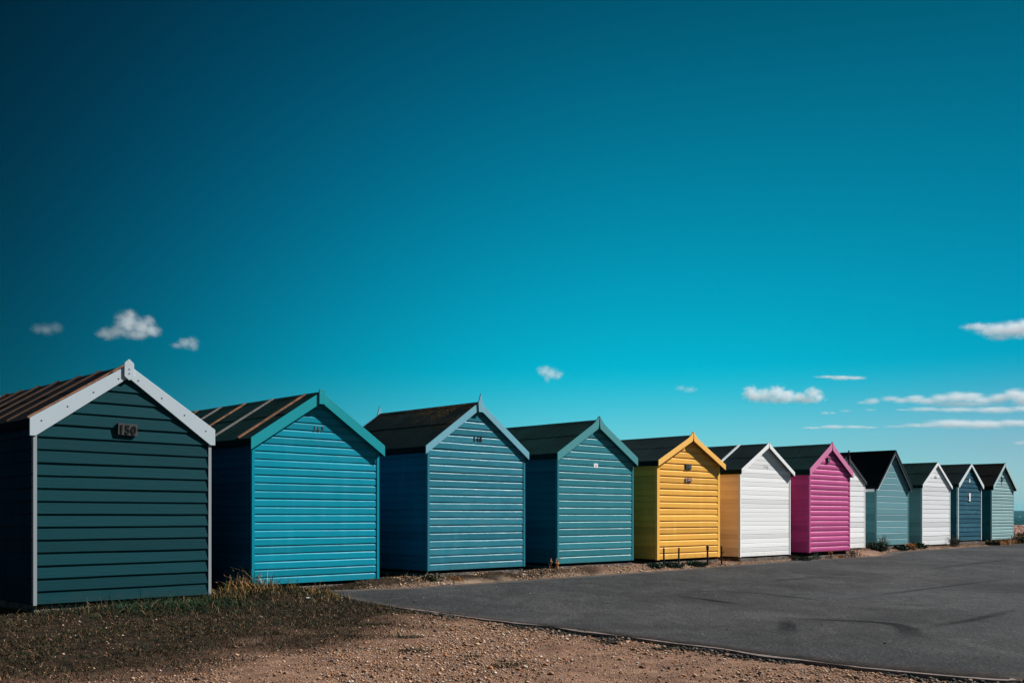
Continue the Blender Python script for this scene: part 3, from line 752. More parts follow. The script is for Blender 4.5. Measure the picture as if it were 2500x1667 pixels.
# --- 146 : yellow
c146 = (0.80, 0.415, 0.075)
hut146, g = make_hut('146', 3.137, 21.74, .268, 2.378, 2.75, 2.406, 3.024, .11, .13, .132, .1405, 'deep', c146,
    'yellow beach hut with two dark plaques on its front', cb=(0.90, 0.50, 0.13), c_side=(0.78, 0.40, 0.07), flare=.09, roof=M_felt, wear=.35, warp=1.6, trim=(0.85, 0.46, 0.09), trim_w=.075, jit=.003, base_gap=.06)
pq = plate(hut146, 'number_plaque', 1.13, 2.045, .215, .112, -.020, .022, plain('dark_plaque', (0.012, 0.014, 0.017), .5))
numerals(pq, '146', .01, 0, -.0245, .070, .062, plain('faded_teal_numeral', (0.07, 0.12, 0.13), .6), .002, .002)
t = NT('worn_red_plaque'); n_ = t.noise(t.co((1, 1, 1.6)), 22.0, 3, .6)
M_redplaque = t.fin(t.mix(t.ramp(n_, .50, .60), (0.10, 0.03, 0.03), (0.50, 0.36, 0.35)), .6)
plate(hut146, 'name_plaque', 1.13, 1.748, .235, .080, -.020, .022, M_redplaque, rotz=1)
# --- 145 : white, the yellow hut's bounce light painted apricot into its sides
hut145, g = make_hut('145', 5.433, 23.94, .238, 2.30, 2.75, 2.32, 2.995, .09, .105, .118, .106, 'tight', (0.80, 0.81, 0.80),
    'white beach hut numbered 145 with apricot bounce light painted into its side wall', cb=(0.80, 0.81, 0.81), c_side=(0.95, 0.75, 0.60), flare=.03, roof=M_felt, wear=.05, knots=False, side_prof='tight', grain=.3, warp=.25, trim=(0.80, 0.81, 0.81), trim_w=.03,
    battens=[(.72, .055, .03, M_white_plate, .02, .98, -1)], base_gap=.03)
numerals(hut145, '145', 1.15, 2.177, -.0185, .075, .085, M_numeral_grey, .001, .002, (1, 0, -1), .8)
# --- 144 : pink
c144 = (0.47, 0.080, 0.235)
hut144, g = make_hut('144', 7.665, 25.9, .272, 2.19, 2.75, 2.42, 3.130, .10, .17, .09, .135, 'log', c144,
    'bright pink beach hut with pink bargeboards and small dark plaque', cb=(0.60, 0.20, 0.36), c_side=(0.56, 0.06, 0.25), flare=.06, roof=M_felt_green, wear=.12, knots=False, trim=(0.50, 0.09, 0.25), trim_w=.05, drop=.15, base_gap=.10, side_prof='tight')
pq = plate(hut144, 'number_plaque', .96, 2.42, .13, .10, -.026, .035, plain('dark_green_plaque', (0.008, 0.022, 0.024), .5))
plate(pq, 'worn_lettering', -.01, -.005, .05, .05, -.0355, .001, M_numeral_grey, rotz=35)
# --- 143 : white with dark roof edge and a thin mast
hut143, g = make_hut('143', 8.993, 28.65, .264, 2.308, 2.75, 2.232, 2.985, .07, .10, .06, .154, 'tight2', (0.78, 0.80, 0.80),
    'white beach hut with dark bargeboards half hidden behind the pink hut', cb=(0.045, 0.062, 0.068), roof=M_felt_black, wear=.08, knots=False, side_prof='tight', grain=.4, warp=.3, trim=(0.80, 0.81, 0.81), trim_w=.04, base_gap=.05)
ms = MB().tube([(g['W'] / 2, -.085, g['Hr'] - .34), (g['W'] / 2, -.085, g['Hr'] + .145)], [.024, .022], 8); 
mast = ms.build('mast', M_black, hut143)
ch = MB()
for k in range(5): ch.tube([(g['W'] / 2 + .022, -.11, g['Hr'] - .02 - .045 * k), (g['W'] / 2 + .024, -.11, g['Hr'] - .05 - .045 * k)], [.011, .009], 6)
ch.build('chain', plain('pale_chain', (.45, .45, .43), .4), mast)
# --- 142 : grey-green with steep dark roof
c142 = (0.115, 0.265, 0.300)
M_inner = trim_paint('white_inner_trim', (0.70, 0.76, 0.78))
hut142, g = make_hut('142', 11.241, 31.0, .302, 2.302, 2.75, 2.130, 3.30, .09, .085, .13, .194, 'vee', c142,
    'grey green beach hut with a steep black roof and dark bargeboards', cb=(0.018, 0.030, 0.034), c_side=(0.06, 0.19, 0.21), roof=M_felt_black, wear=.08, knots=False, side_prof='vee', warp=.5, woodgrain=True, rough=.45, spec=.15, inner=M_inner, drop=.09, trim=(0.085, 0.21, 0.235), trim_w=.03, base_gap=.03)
fs = MB().box(-.115, -.095, .0, 2.75, g['Ht'] - .17, g['Ht'] - .085).build('eave_board', M_inner, hut142)
# --- 141 : white
hut141, g = make_hut('141', 13.639, 33.4, .246, 2.30, 2.75, 2.245, 3.045, .09, .11, .08, .151, 'tight2', (0.74, 0.76, 0.77),
    'white beach hut numbered 141 with white bargeboards and grey shade painted into its side', cb=(0.76, 0.78, 0.79), c_side=(0.32, 0.46, 0.45), roof=M_felt_green, wear=.10, knots=False, side_prof='feather', drop=.10, trim=(0.72, 0.75, 0.76), trim_w=.03, base_gap=.04)
numerals(hut141, '141', 1.06, 2.29, -.019, .115, .078, M_numeral, .003, .003, (), .8)
# --- 140 : navy
hut140, g = make_hut('140', 15.854, 35.7, .336, 2.177, 2.75, 2.350, 3.110, .09, .135, .09, .159, 'feather', (0.012, 0.072, 0.115),
    'navy blue beach hut with white bargeboards and a white cut out ornament', cb=(0.62, 0.70, 0.71), c_side=(0.01, 0.08, 0.11), roof=M_felt, wear=.2, knots=False, side_prof='feather', trim=(0.50, 0.62, 0.64), trim_w=.045, base_gap=.02, hip_cut=.05, tint2=(0.03, 0.11, 0.14), rough=.5, spec=.08)
plate(hut140, 'number_plate', 1.05, 2.16, .12, .13, -.019, .006, plain('pale_lilac_plate', (.62, .62, .68), .5))
sx, sz = 1.03, 1.415
orn = [(-.085, .29), (-.085, .20), (-.055, .15), (-.065, .06), (-.095, .0), (.095, .0), (.06, .06), (.055, .12), (.085, .18), (.075, .29)]
MB().prism_xz([(sx + x, sz + z) for x, z in orn], -.040, -.019).build('cut_out_ornament', M_white_plate, hut140)
# --- 139 : pale green
hut139, g = make_hut('139', 18.198, 38.1, .32, 2.314, 2.75, 2.352, 3.262, .09, .135, .12, .125, 'deep', (0.25, 0.405, 0.41),
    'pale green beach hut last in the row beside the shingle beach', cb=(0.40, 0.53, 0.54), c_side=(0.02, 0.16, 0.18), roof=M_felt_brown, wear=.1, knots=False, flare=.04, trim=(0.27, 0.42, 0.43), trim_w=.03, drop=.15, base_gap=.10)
orn = MB().box(.99, 1.03, -.045, -.019, 2.20, 2.42); orn.box(.99, 1.20, -.045, -.019, 2.30, 2.335)
orn.build('bracket', plain('dark_green_bracket', (0.012, 0.05, 0.055), .5), hut139)
plate(hut139, 'number_plate', 1.07, 2.13, .11, .13, -.019, .01, plain('grey_plate', (.28, .33, .35), .5))

# ------------------------------------------------------------------ posts in front of the yellow hut
for i, (x, y, zt_, w) in enumerate([(3.255, 21.5, .526, .020), (3.634, 21.88, .520, .020), (4.416, 22.67, .535, .021), (4.822, 23.07, .526, .019)]):
    z0 = gz(x, y) - .15; m_ = MB()
    lean = (random.uniform(-.012, .012), random.uniform(-.01, .01))
    m_.tube([(0, 0, z0), (lean[0] * .5, lean[1] * .5, zt_ - .2), (lean[0], lean[1], zt_ - .004), (lean[0], lean[1], zt_)], [w * 1.02, w, w * .98, w * .7], 10)
    if i == 2: m_.tube([(lean[0], lean[1], zt_ - .10), (lean[0], lean[1], zt_ - .01), (lean[0], lean[1], zt_ + .004)], [w * 1.35, w * 1.6, w * 1.3], 10)
    if i == 3: m_.tube([(.0, 0, zt_ - .14), (.05, -.01, zt_ - .145)], [.012, .010], 6)
    o = m_.build('metal_post', M_black); o.location = (x, y, 0)
    tag(o, ['short black post standing at the left edge of the yellow hut', 'short black post before the left half of the yellow hut', 'short black post with a thicker collar at its top',
            'short black post in the gap between yellow and white huts'][i], 'post', 'short black posts in front of the yellow hut')

# ------------------------------------------------------------------ vegetation
def leaf_mat(name, spec=0.1):
    t = NT(name); a = t.n('Attribute'); a.attribute_name = 'tint'
    t.fin((0.05, 0.05, 0.03), 0.75, None, spec); t.l(a.outputs['Color'], t.b.inputs['Base Color'])
    t.b.inputs['Transmission Weight'].default_value = 0.0
    return t.m
M_blade = leaf_mat('grass_blades')

def blades(name, X, Y, h, w, lean, colr, seedheads=None, lift=0.0, curl=1.0):
    """many grass blades as one mesh; arrays per blade"""
    n = len(X); Z = ground_z(X, Y) + lift - .005
    az = rng.uniform(0, 2 * np.pi, n); la = rng.uniform(0, 2 * np.pi, n) * 1.0
    dx, dy = np.cos(az), np.sin(az); lx, ly = np.cos(la) * lean, np.sin(la) * lean
    lv = [(0, 0, 1.0), (.35, .12, .9), (.7, .45, .55), (1.0, 1.0 * curl, .12)]
    V = np.zeros((n, 8, 3)); 
    for k, (hh, ll, ww) in enumerate(lv):
        cx = X + lx * ll * h; cy = Y + ly * ll * h; cz = Z + h * hh * (1 - .25 * lean * ll)
        V[:, 2 * k] = np.stack([cx - dx * w * ww / 2, cy - dy * w * ww / 2, cz], 1)
        V[:, 2 * k + 1] = np.stack([cx + dx * w * ww / 2, cy + dy * w * ww / 2, cz], 1)
    b = (np.arange(n) * 8)[:, None, None]
    F_ = (np.array([[0, 1, 3, 2], [2, 3, 5, 4], [4, 5, 7, 6]])[None] + b).reshape(-1, 4)
    C = np.ones((n, 8, 4)); C[:, :, :3] = colr[:, None, :]
    verts = V.reshape(-1, 3); cols = C.reshape(-1, 4)
    if seedheads is not None and seedheads.any():
        i = np.where(seedheads)[0]; m = len(i)
        tip = V[i, 6]; pr = V[i, 4]; d = tip - pr; d /= np.linalg.norm(d, axis=1)[:, None] + 1e-9
        L_ = rng.uniform(.03, .06, m)[:, None]; s = np.stack([dx[i], dy[i], np.zeros(m)], 1) * rng.uniform(.006, .010, m)[:, None]
        up = np.cross(d, s); H = np.stack([tip - d * .01, tip + d * L_ * .45 + s, tip + d * L_ * .45 - s, tip + d * L_, tip + d * L_ * .45 + up, tip + d * L_ * .45 - up], 1)
        off = len(verts); bb = (np.arange(m) * 6)[:, None, None] + off
        F2 = (np.array([[0, 1, 3, 2], [0, 4, 3, 5]])[None] + bb).reshape(-1, 4)
        hc = np.ones((m, 6, 4)); hc[:, :, :3] = np.array([.42, .30, .18]) * rng.uniform(.7, 1.25, (m, 1, 1))
        verts = np.vstack([verts, H.reshape(-1, 3)]); cols = np.vstack([cols, hc.reshape(-1, 4)]); F_ = np.vstack([F_, F2])
    return np_mesh(name, verts, F_, M_blade, {'tint': ('POINT', 'FLOAT_COLOR', cols)})

def palette(n, cols, wts):
    cols = np.array(cols); k = rng.choice(len(cols), n, p=np.array(wts) / sum(wts)); return cols[k] * rng.uniform(.65, 1.35, (n, 1))

def in_hut(X, Y):
    r = np.zeros(len(X), bool); s = math.sqrt(.5)
    for (hx, hy, W, D) in ((-5.787, 12.16, 2.3, 4.6), (-3.807, 14.71, 2.28, 4.2), (-1.43, 16.98, 2.32, 2.8)):
        a = (X - hx) * s + (Y - hy) * s; b = -(X - hx) * s + (Y - hy) * s
        r |= (a > -.02) & (a < W + .02) & (b > -.015) & (b < D)
    return r
def field(n, box, dens):
    X = rng.uniform(box[0], box[1], n); Y = rng.uniform(box[2], box[3], n)
    # keep what the lens could plausibly see, with a wide margin
    k = (rng.uniform(0, 1, n) < dens(X, Y)) & ~inside(np.stack([X, Y], 1), ASPH_POLY) & ~in_hut(X, Y) & (np.abs(X) < .62 * Y + 1.5)
    return X[k], Y[k]
# short dry turf
def d_turf(X, Y):
    return np.clip(turf(X, Y) * 1.5 - .12, 0, 1) * (0.25 + .75 * (vnoise(X, Y, 1.7, 21) > .30)) * (.35 + .65 * vnoise(X, Y, 6.0, 22)) * (Y < 16.5)
X, Y = field(260000, (-8.5, 1.0, 6.3, 16), d_turf)
n = len(X)
gn = vnoise(X, Y, .8, 31)
gcol = palette(n, [(.022, .026, .012), (.060, .040, .020), (.10, .060, .030), (.010, .018, .011), (.24, .14, .075)], [4, 4.5, 1.8, 4.2, .5])
h = rng.gamma(3.0, .0085, n) + .009
green = np.exp(-(((X + 4.55) / 1.3) ** 2 + ((Y - 12.9) / .75) ** 2))
gk = rng.uniform(0, 1, n) < green * .8
gcol[gk] = palette(int(gk.sum()), [(.018, .050, .022), (.030, .070, .028), (.012, .030, .015)], [2, 1, 2])
h = h * (1 + 2.6 * green)
turf_o = blades('turf_grass', X, Y, h, .0055 + .003 * rng.uniform(0, 1, n), rng.uniform(.3, 2.4, n), gcol)
tag(turf_o, 'low dry turf with dark green patches covering the ground before the first huts', 'grass', kind='stuff')
# tall rough grass between the first two huts and along the turquoise hut
def d_tall(X, Y):
    g = np.exp(-(((X + 3.75) / .55) ** 2 + ((Y - 14.05) / .45) ** 2)) + .8 * np.exp(-(((X + 2.85) / .7) ** 2 + ((Y - 14.75) / .35) ** 2)) + .45 * np.exp(-(((X + 4.1) / .5) ** 2 + ((Y - 13.4) / .3) ** 2)) \
        + .35 * np.exp(-(((X + 2.6) / .6) ** 2 + ((Y - 14.1) / .6) ** 2)) + .16 * np.exp(-((((Y - X) - 17.75) / .22) ** 2)) * (X < -4.2) * (Y > 12)
    return np.clip(g, 0, 1) * (.3 + .7 * vnoise(X, Y, 5.0, 41))
X, Y = field(40000, (-6.6, -1.4, 11.6, 16), d_tall)
n = len(X)
core = np.exp(-(((X + 3.7) / .40) ** 2 + ((Y - 14.25) / .30) ** 2))
h = rng.gamma(4.0, .016, n) + .022 + .32 * core * rng.uniform(0, 1, n) ** 1.3
tc_ = palette(n, [(.045, .052, .018), (.11, .085, .030), (.28, .16, .060), (.018, .036, .016), (.40, .21, .08)], [3, 3, 2.4, 3, 1.2])
tall = blades('tall_grass', X, Y, h, .006 + .004 * rng.uniform(0, 1, n), rng.uniform(.1, 1.0, n), tc_, seedheads=(rng.uniform(0, 1, n) < .10) & (h > .13))
tag(tall, 'tall rough grass with pale seed heads between the dark green and turquoise huts', 'grass', kind='stuff')
# sparse straw lying about in the gravel and along the strip before the huts
def d_strip(X, Y):
    c = Y - X; return ((c > 17.3) & (c < 18.6) & (X > -2.5)) * (vnoise(X, Y, 1.4, 51) > .45) * .5 * vnoise(X, Y, 7, 52) + ((c > 18.9) & (c < 19.9) & (X > 11)) * .3 * (vnoise(X, Y, 1.1, 53) > .4)
X = rng.uniform(-2.5, 20, 90000); c_ = rng.uniform(17.3, 19.9, 90000); Y = X + c_
k = (rng.uniform(0, 1, 90000) < d_strip(X, Y)) & ~inside(np.stack([X, Y], 1), ASPH_POLY)
X, Y = X[k], Y[k]; n = len(X)
strip = blades('strip_grass', X, Y, rng.gamma(2.5, .014, n) + .012, .007, rng.uniform(.3, 1.8, n), palette(n, [(.26, .17, .09), (.10, .085, .045), (.045, .055, .030), (.38, .22, .09)], [3, 3, 2, 1]))
tag(strip, 'thin dry grass along the sandy strip between the huts and the road', 'grass', kind='stuff')

# ------------------------------------------------------------------ loose stones
def pebbles(name, X, Y, r, colr, flat=.6, lift=None):
    n = len(X); Z = ground_z(X, Y) if lift is None else lift
    base = np.array([(1, 0, 0), (.3, .95, .1), (-.85, .5, 0), (-.8, -.55, .05), (.25, -.95, 0), (.1, .05, 1), (0, 0, -.8), (.5, .3, .75)])
    fc = np.array([(0, 1, 7), (1, 5, 7), (5, 0, 7), (1, 2, 5), (2, 3, 5), (3, 4, 5), (4, 0, 5), (1, 0, 6), (2, 1, 6), (3, 2, 6), (4, 3, 6), (0, 4, 6)])
    a = rng.uniform(0, 2 * np.pi, n); ca, sa = np.cos(a), np.sin(a)
    V = base[None] * rng.uniform(.75, 1.25, (n, 8, 3)); el = rng.uniform(.7, 1.3, n)
    V[..., 0] *= el[:, None]; V[..., 2] *= flat
    x = V[..., 0] * ca[:, None] - V[..., 1] * sa[:, None]; y = V[..., 0] * sa[:, None] + V[..., 1] * ca[:, None]
    V = np.stack([x * r[:, None] + X[:, None], y * r[:, None] + Y[:, None], V[..., 2] * r[:, None] + Z[:, None] + (r * .25)[:, None]], -1)
    F_ = (fc[None] + (np.arange(n) * 8)[:, None, None]).reshape(-1, 3)
    C = np.ones((n, 8, 4)); C[:, :, :3] = colr[:, None]
    return np_mesh(name, V.reshape(-1, 3), F_, M_stone, {'tint': ('POINT', 'FLOAT_COLOR', C.reshape(-1, 4))})
M_stone = leaf_mat('loose_stone', .08)
stone_cols = [(.27, .155, .09), (.42, .27, .17), (.16, .095, .06), (.55, .45, .36), (.32, .13, .05), (.05, .042, .038), (.20, .15, .13)]
def d_grav(X, Y):
    tf = turf(X, Y); return np.clip(1.0 - tf * 1.8, .03, 1) * (.25 + .75 * (vnoise(X, Y, 1.3, 61) > .38)) * (.3 + .7 * vnoise(X, Y, 4.0, 62))
X, Y = field(330000, (-6.5, 4.2, 6.4, 14.5), d_grav)
n = len(X)
r = np.clip(rng.lognormal(-5.15, .48, n), .0025, .030)
grav = pebbles('gravel_stones', X, Y, r, palette(n, stone_cols, [4, 4, 3, 1.4, 1.6, 1.2, 2]))
tag(grav, 'loose tan and brown gravel on the ground beside the road', 'gravel', kind='stuff')
X = rng.uniform(-2.9, 22, 60000); c_ = rng.uniform(17.0, 20.2, 60000); Y = X + c_
fr = ((c_ < 18.7) & (X < 8.8)) | ((c_ > 18.8) & (X > 8.5))
k = fr & ~inside(np.stack([X, Y], 1), ASPH_POLY) & (vnoise(X, Y, 1.6, 71) > .33)
X, Y = X[k], Y[k]; n = len(X)
gs = pebbles('strip_stones', X, Y, np.clip(rng.lognormal(-4.6, .45, n), .005, .04), palette(n, stone_cols, [4, 4, 3, 2.2, 1.3, 1.2, 2]))
tag(gs, 'loose stones on the strip along the foot of the huts', 'gravel', kind='stuff')
# crumbled edge of the road
w_ = rng.uniform(2.8, 14, 5200); Xe = np.interp(w_, wa, A_[:, 0]); Ye = np.interp(w_, wa, A_[:, 1])
of = rng.exponential(.07, 5200) + .045; Xe = Xe - of * .72 ; Ye = Ye - of * .70
k = (vnoise(Xe, Ye, 2.2, 77) > .35) & ~inside(np.stack([Xe, Ye], 1), ASPH_POLY); Xe, Ye = Xe[k], Ye[k]; n = len(Xe)
cr = pebbles('edge_rubble', Xe, Ye, np.clip(rng.lognormal(-4.6, .5, n), .004, .03), palette(n, [(.03, .028, .026), (.07, .06, .05), (.16, .12, .09), (.02, .022, .022)], [3, 2, 1.4, 3]))
tag(cr, 'dark crumbled tarmac bits along the broken edge of the road', 'gravel', kind='stuff')
# shingle bank at the far right
X = rng.uniform(16, 40, 60000); c_ = rng.uniform(20.3, 31.5, 60000); Y = X + c_
k = (X > .485 * Y) & (X < .60 * Y); X, Y = X[k], Y[k]; n = len(X)
sh = pebbles('shingle_stones', X, Y, np.clip(rng.lognormal(-3.2, .35, n), .02, .09), palette(n, [(.30, .15, .11), (.36, .22, .16), (.20, .10, .075), (.45, .38, .33)], [4, 3, 3, 1]))
tag(sh, 'reddish shingle stones piled on the beach bank beyond the last hut', 'shingle', kind='stuff')
# grit scattered on the road
X = rng.uniform(-2.5, 12, 900); Y = rng.uniform(8.5, 28, 900); k = inside(np.stack([X, Y], 1), ASPH_POLY) & (np.abs(X) < .6 * Y) & (rng.uniform(0, 1, 900) < .25 + .75 * np.exp(-poly_dist(np.stack([X, Y], 1), FAR) / .8))
X, Y = X[k], Y[k]; n = len(X)
gr = pebbles('road_grit', X, Y, np.clip(rng.lognormal(-4.7, .4, n), .005, .022), palette(n, [(.35, .30, .26), (.015, .015, .016), (.16, .12, .09)], [1.2, 2, 1.2]), lift=asphalt_z(X, Y))
tag(gr, 'small stones and grit scattered over the tarmac', 'gravel', kind='stuff')

# ------------------------------------------------------------------ single weeds
def weed(x, y, label, kind, hh, n=40, spread=.12, fat=None, cols=((.03, .05, .025),), seed=0, name='weed', group='weeds growing at the foot of the huts'):
    rd = np.random.default_rng(seed + 100); V = []; F_ = []; C = []
    fat = fat or max(1.0, math.hypot(x, y) / 13.0)
    def quad(p, d, L_, w, c):
        w = w * fat ** .6
        d = d / np.linalg.norm(d); s = np.cross(d, rd.normal(size=3)); s /= np.linalg.norm(s); b = len(V)
        V.extend([p, p + d * L_ * .5 + s * w, p + d * L_, p + d * L_ * .5 - s * w]); F_.append((b, b + 1, b + 2, b + 3)); C.extend([c] * 4)
    def stem(p, q, w, c):
        w = w * fat * .75
        s = np.array([1, .3, 0]) * w; b = len(V); V.extend([p - s, p + s, q + s * .5, q - s * .5]); F_.append((b, b + 1, b + 2, b + 3)); C.extend([c] * 4)
    for i in range(n):
        c = np.array(cols[rd.integers(len(cols))]) * rd.uniform(.6, 1.4)
        p = np.array([rd.normal() * spread * .45, rd.normal() * spread * .3, -.02]); a = rd.uniform(0, 6.28)
        le = rd.uniform(.05, .55) if kind != 'bush' else rd.uniform(.3, 1.0)
        d = np.array([math.cos(a) * le, math.sin(a) * le * .6, 1.0]); L_ = hh * rd.uniform(.45, 1.0)
        if kind == 'tuft':
            m = p + d * L_ * .55; q = p + d * L_ + np.array([d[0], d[1], -.25]) * L_ * .35; stem(p, m, .004, c); stem(m, q, .003, c)
        elif kind == 'dock':
            q = p + d * L_; stem(p, q, .004, c)
            for k in range(14): 
                u = rd.uniform(.35, 1); quad(p + (q - p) * u, rd.normal(size=3) + np.array([0, 0, .6]), .028 * rd.uniform(.6, 1.4), .010, c * rd.uniform(.7, 1.4))
        elif kind == 'wiry':
            q = p + d * L_; stem(p, q, .003, c)
            for k in range(7):
                u = rd.uniform(.3, 1); r_ = p + (q - p) * u; e = r_ + (rd.normal(size=3) * .5 + np.array([0, 0, .5])) * .07; stem(r_, e, .002, c)
                for z in range(2): quad(e, rd.normal(size=3), .020, .006, c * 1.2)
        else:
            q = p + d * L_; stem(p, q, .005, c * .6)
            for k in range(12):
                u = rd.uniform(.2, 1); quad(p + (q - p) * u + rd.normal(size=3) * .015, rd.normal(size=3) + np.array([0, 0, .3]), .05 * rd.uniform(.5, 1.3), .016, c * rd.uniform(.6, 1.6))
    cc = np.ones((len(C), 4)); cc[:, :3] = np.array(C)
    o = np_mesh(name, np.array(V), np.array(F_), M_blade, {'tint': ('POINT', 'FLOAT_COLOR', cc)})
    o.location = (x, y, gz(x, y)); tag(o, label, 'weed', group); return o
GREEN = ((.020, .045, .028), (.035, .065, .040), (.060, .085, .060)); DRY = ((.50, .24, .09), (.36, .18, .08), (.60, .30, .10)); OLIVE = ((.05, .06, .03), (.10, .09, .05))
def onrow(t_, off):      # t_ = X of a point, off = distance in front of the wall line
    return t_, t_ + 18.42 - off * 1.414
def onrow2(t_, off): return t_, t_ + 19.82 - off * 1.414
weeds = [
 (onrow(.80, .10), 'tall dried brown weed at the left corner of the sea green hut', 'dock', .30, 7, .07, DRY, 'weed'),
 (onrow(-.95, .28), 'round dry grass tuft before the steel blue hut', 'tuft', .09, 130, .16, DRY, 'grass_tuft'),
 (onrow(-1.35, .22), 'dark weed clump at the left corner of the steel blue hut', 'bush', .09, 26, .18, OLIVE, 'weed'),
 (onrow(2.98, .14), 'small green weed in the gap between sea green and yellow huts', 'bush', .09, 60, .14, GREEN, 'weed'),
 (onrow(3.45, .10), 'leafy weeds behind the two left posts of the yellow hut', 'bush', .10, 110, .24, GREEN, 'weed'),
 (onrow(4.05, .08), 'low green weed between the second and third post of the yellow hut', 'bush', .09, 90, .20, GREEN, 'weed'),
 (onrow(5.2, .30), 'thin green weeds at the left corner of the white hut numbered 145', 'tuft', .10, 60, .3, OLIVE, 'weed'),
 (onrow(7.3, .16), 'dark weed clump in the gap before the pink hut', 'bush', .12, 80, .22, ((.012, .022, .014), (.03, .035, .02)), 'weed'),
 (onrow(7.85, .18), 'green weed at the left corner of the pink hut', 'wiry', .16, 22, .15, GREEN, 'weed'),
 (onrow(8.45, .18), 'single dry orange weed before the middle of the pink hut', 'dock', .24, 6, .05, DRY, 'weed'),
 (onrow(8.8, .20), 'straw coloured tuft right of the middle of the pink hut', 'tuft', .12, 110, .11, DRY, 'grass_tuft'),
 (onrow(9.25, .34), 'dark wiry weed at the right corner of the pink hut', 'wiry', .24, 26, .22, ((.03, .03, .025), (.06, .05, .04)), 'weed'),
 (onrow2(11.0, .35), 'dark green leafy bush at the left corner of the grey green hut', 'bush', .24, 220, .26, GREEN, 'weed'),
 (onrow2(11.45, .25), 'tall wiry pale weed rising before the grey green hut', 'wiry', .46, 44, .16, ((.06, .08, .055), (.12, .13, .09)), 'weed'),
 (onrow2(12.3, .22), 'low dark weeds before the right half of the grey green hut', 'bush', .13, 120, .26, GREEN, 'weed'),
 (onrow2(12.85, .25), 'orange dry grass tuft at the right corner of the grey green hut', 'tuft', .28, 150, .16, DRY, 'grass_tuft'),
 (onrow2(13.35, .10), 'green weed in the gap left of the white hut numbered 141', 'bush', .15, 90, .24, ((.02, .06, .03), (.03, .04, .02)), 'weed'),
 (onrow2(15.3, .30), 'bare wiry bush at the right corner of the white hut numbered 141', 'wiry', .42, 46, .20, ((.03, .035, .028), (.07, .06, .045)), 'weed'),
 (onrow2(18.35, .50), 'orange dry grass tuft at the left corner of the pale green hut', 'tuft', .34, 170, .40, DRY, 'grass_tuft'),
 (onrow2(17.75, .35), 'olive weed in the gap between navy and pale green huts', 'bush', .22, 100, .28, OLIVE, 'weed'),
 (onrow2(19.3, .30), 'straw coloured tuft before the middle of the pale green hut', 'tuft', .30, 90, .35, DRY, 'grass_tuft'),
 (onrow2(19.95, .20), 'dark olive weed at the right corner of the pale green hut', 'bush', .30, 70, .35, OLIVE, 'weed'),
 (onrow2(20.45, .05), 'orange grass tuft right of the pale green hut', 'tuft', .36, 110, .35, DRY, 'grass_tuft'),
 (onrow2(21.0, -.10), 'dark rounded bush at the right end of the row', 'bush', .42, 120, .42, ((.012, .022, .015), (.025, .03, .018)), 'bush'),
]
for i, ((x, y), lab, kd, hh, n_, sp_, cl, nm) in enumerate(weeds):
    o = weed(x, y, lab, kd, hh, n_, sp_, None, cl, i, nm)
    if nm == 'bush': o['category'] = 'bush'; del o['group']

# small dark turf clumps in the gravel
def clump(x, y, r_, lab, i):
    n = int(260 * r_ / .12); a = rng.uniform(0, 6.28, n); q = np.sqrt(rng.uniform(0, 1, n)) * r_
    X = x + np.cos(a) * q * 1.5; Y = y + np.sin(a) * q
    o = blades('grass_clump', X, Y, rng.gamma(3, .008, n) + .008, np.full(n, .006), rng.uniform(.3, 1.8, n), palette(n, [(.016, .028, .016), (.035, .04, .02), (.07, .06, .035)], [4, 2, 1]))
    tag(o, lab, 'grass clump', 'small dark grass clumps in the gravel')
for i, (x, y, r_, lab) in enumerate([
    (0.12, 10.95, .10, 'dark grass clump just below the middle of the road edge'), (.62, 10.45, .11, 'dark grass clump on the gravel touching the road edge, next one to the right'),
    (-1.02, 10.1, .09, 'lone dark grass clump in the open gravel left of centre'), (-.05, 8.05, .10, 'dark grass clump in the gravel near the bottom middle of the picture'),
    (-.85, 8.9, .10, 'dark grass clump in the lower left part of the pale gravel'), (.9, 9.75, .09, 'dark grass clump below the road edge, right of centre'),
    (-.35, 8.55, .07, 'small dark grass clump between two larger ones in the lower gravel'), (1.45, 9.3, .11, 'dark grass clump hugging the broken road edge furthest right'),
    (-1.55, 11.2, .13, 'broad dark grass clump where the turf gives way to gravel')]): clump(x, y, r_, lab, i)

# litter
M_scrap = plain('dull_paper', (.34, .35, .35), .7, .1, 0, .15)
def scrap(x, y, s, lab, rot):
    v = []; f = []; k = 5
    for i in range(k):
        for j in range(k):
            u, w_ = i / (k - 1) - .5, j / (k - 1) - .5
            v.append((u * s, w_ * s * .6, .012 + abs(noise.noise(Vector((u * 4 + s * 50, w_ * 4, s)))) * s * .5))
    for i in range(k - 1):
        for j in range(k - 1): f.append((i * k + j, (i + 1) * k + j, (i + 1) * k + j + 1, i * k + j + 1))
    o = mesh_obj('paper_scrap', v, f, M_scrap); md = o.modifiers.new('thick', 'SOLIDIFY'); md.thickness = .002
    o.location = (x, y, gz(x, y) + .02); o.rotation_euler = (R(18), R(-10), rot); tag(o, lab, 'litter')
scrap(-2.75, 13.55, .055, 'crumpled white paper scrap lying in the grass before the turquoise hut', .5)
scrap(.21, 18.33, .06, 'small white scrap at the right foot of the steel blue hut', 1.1)

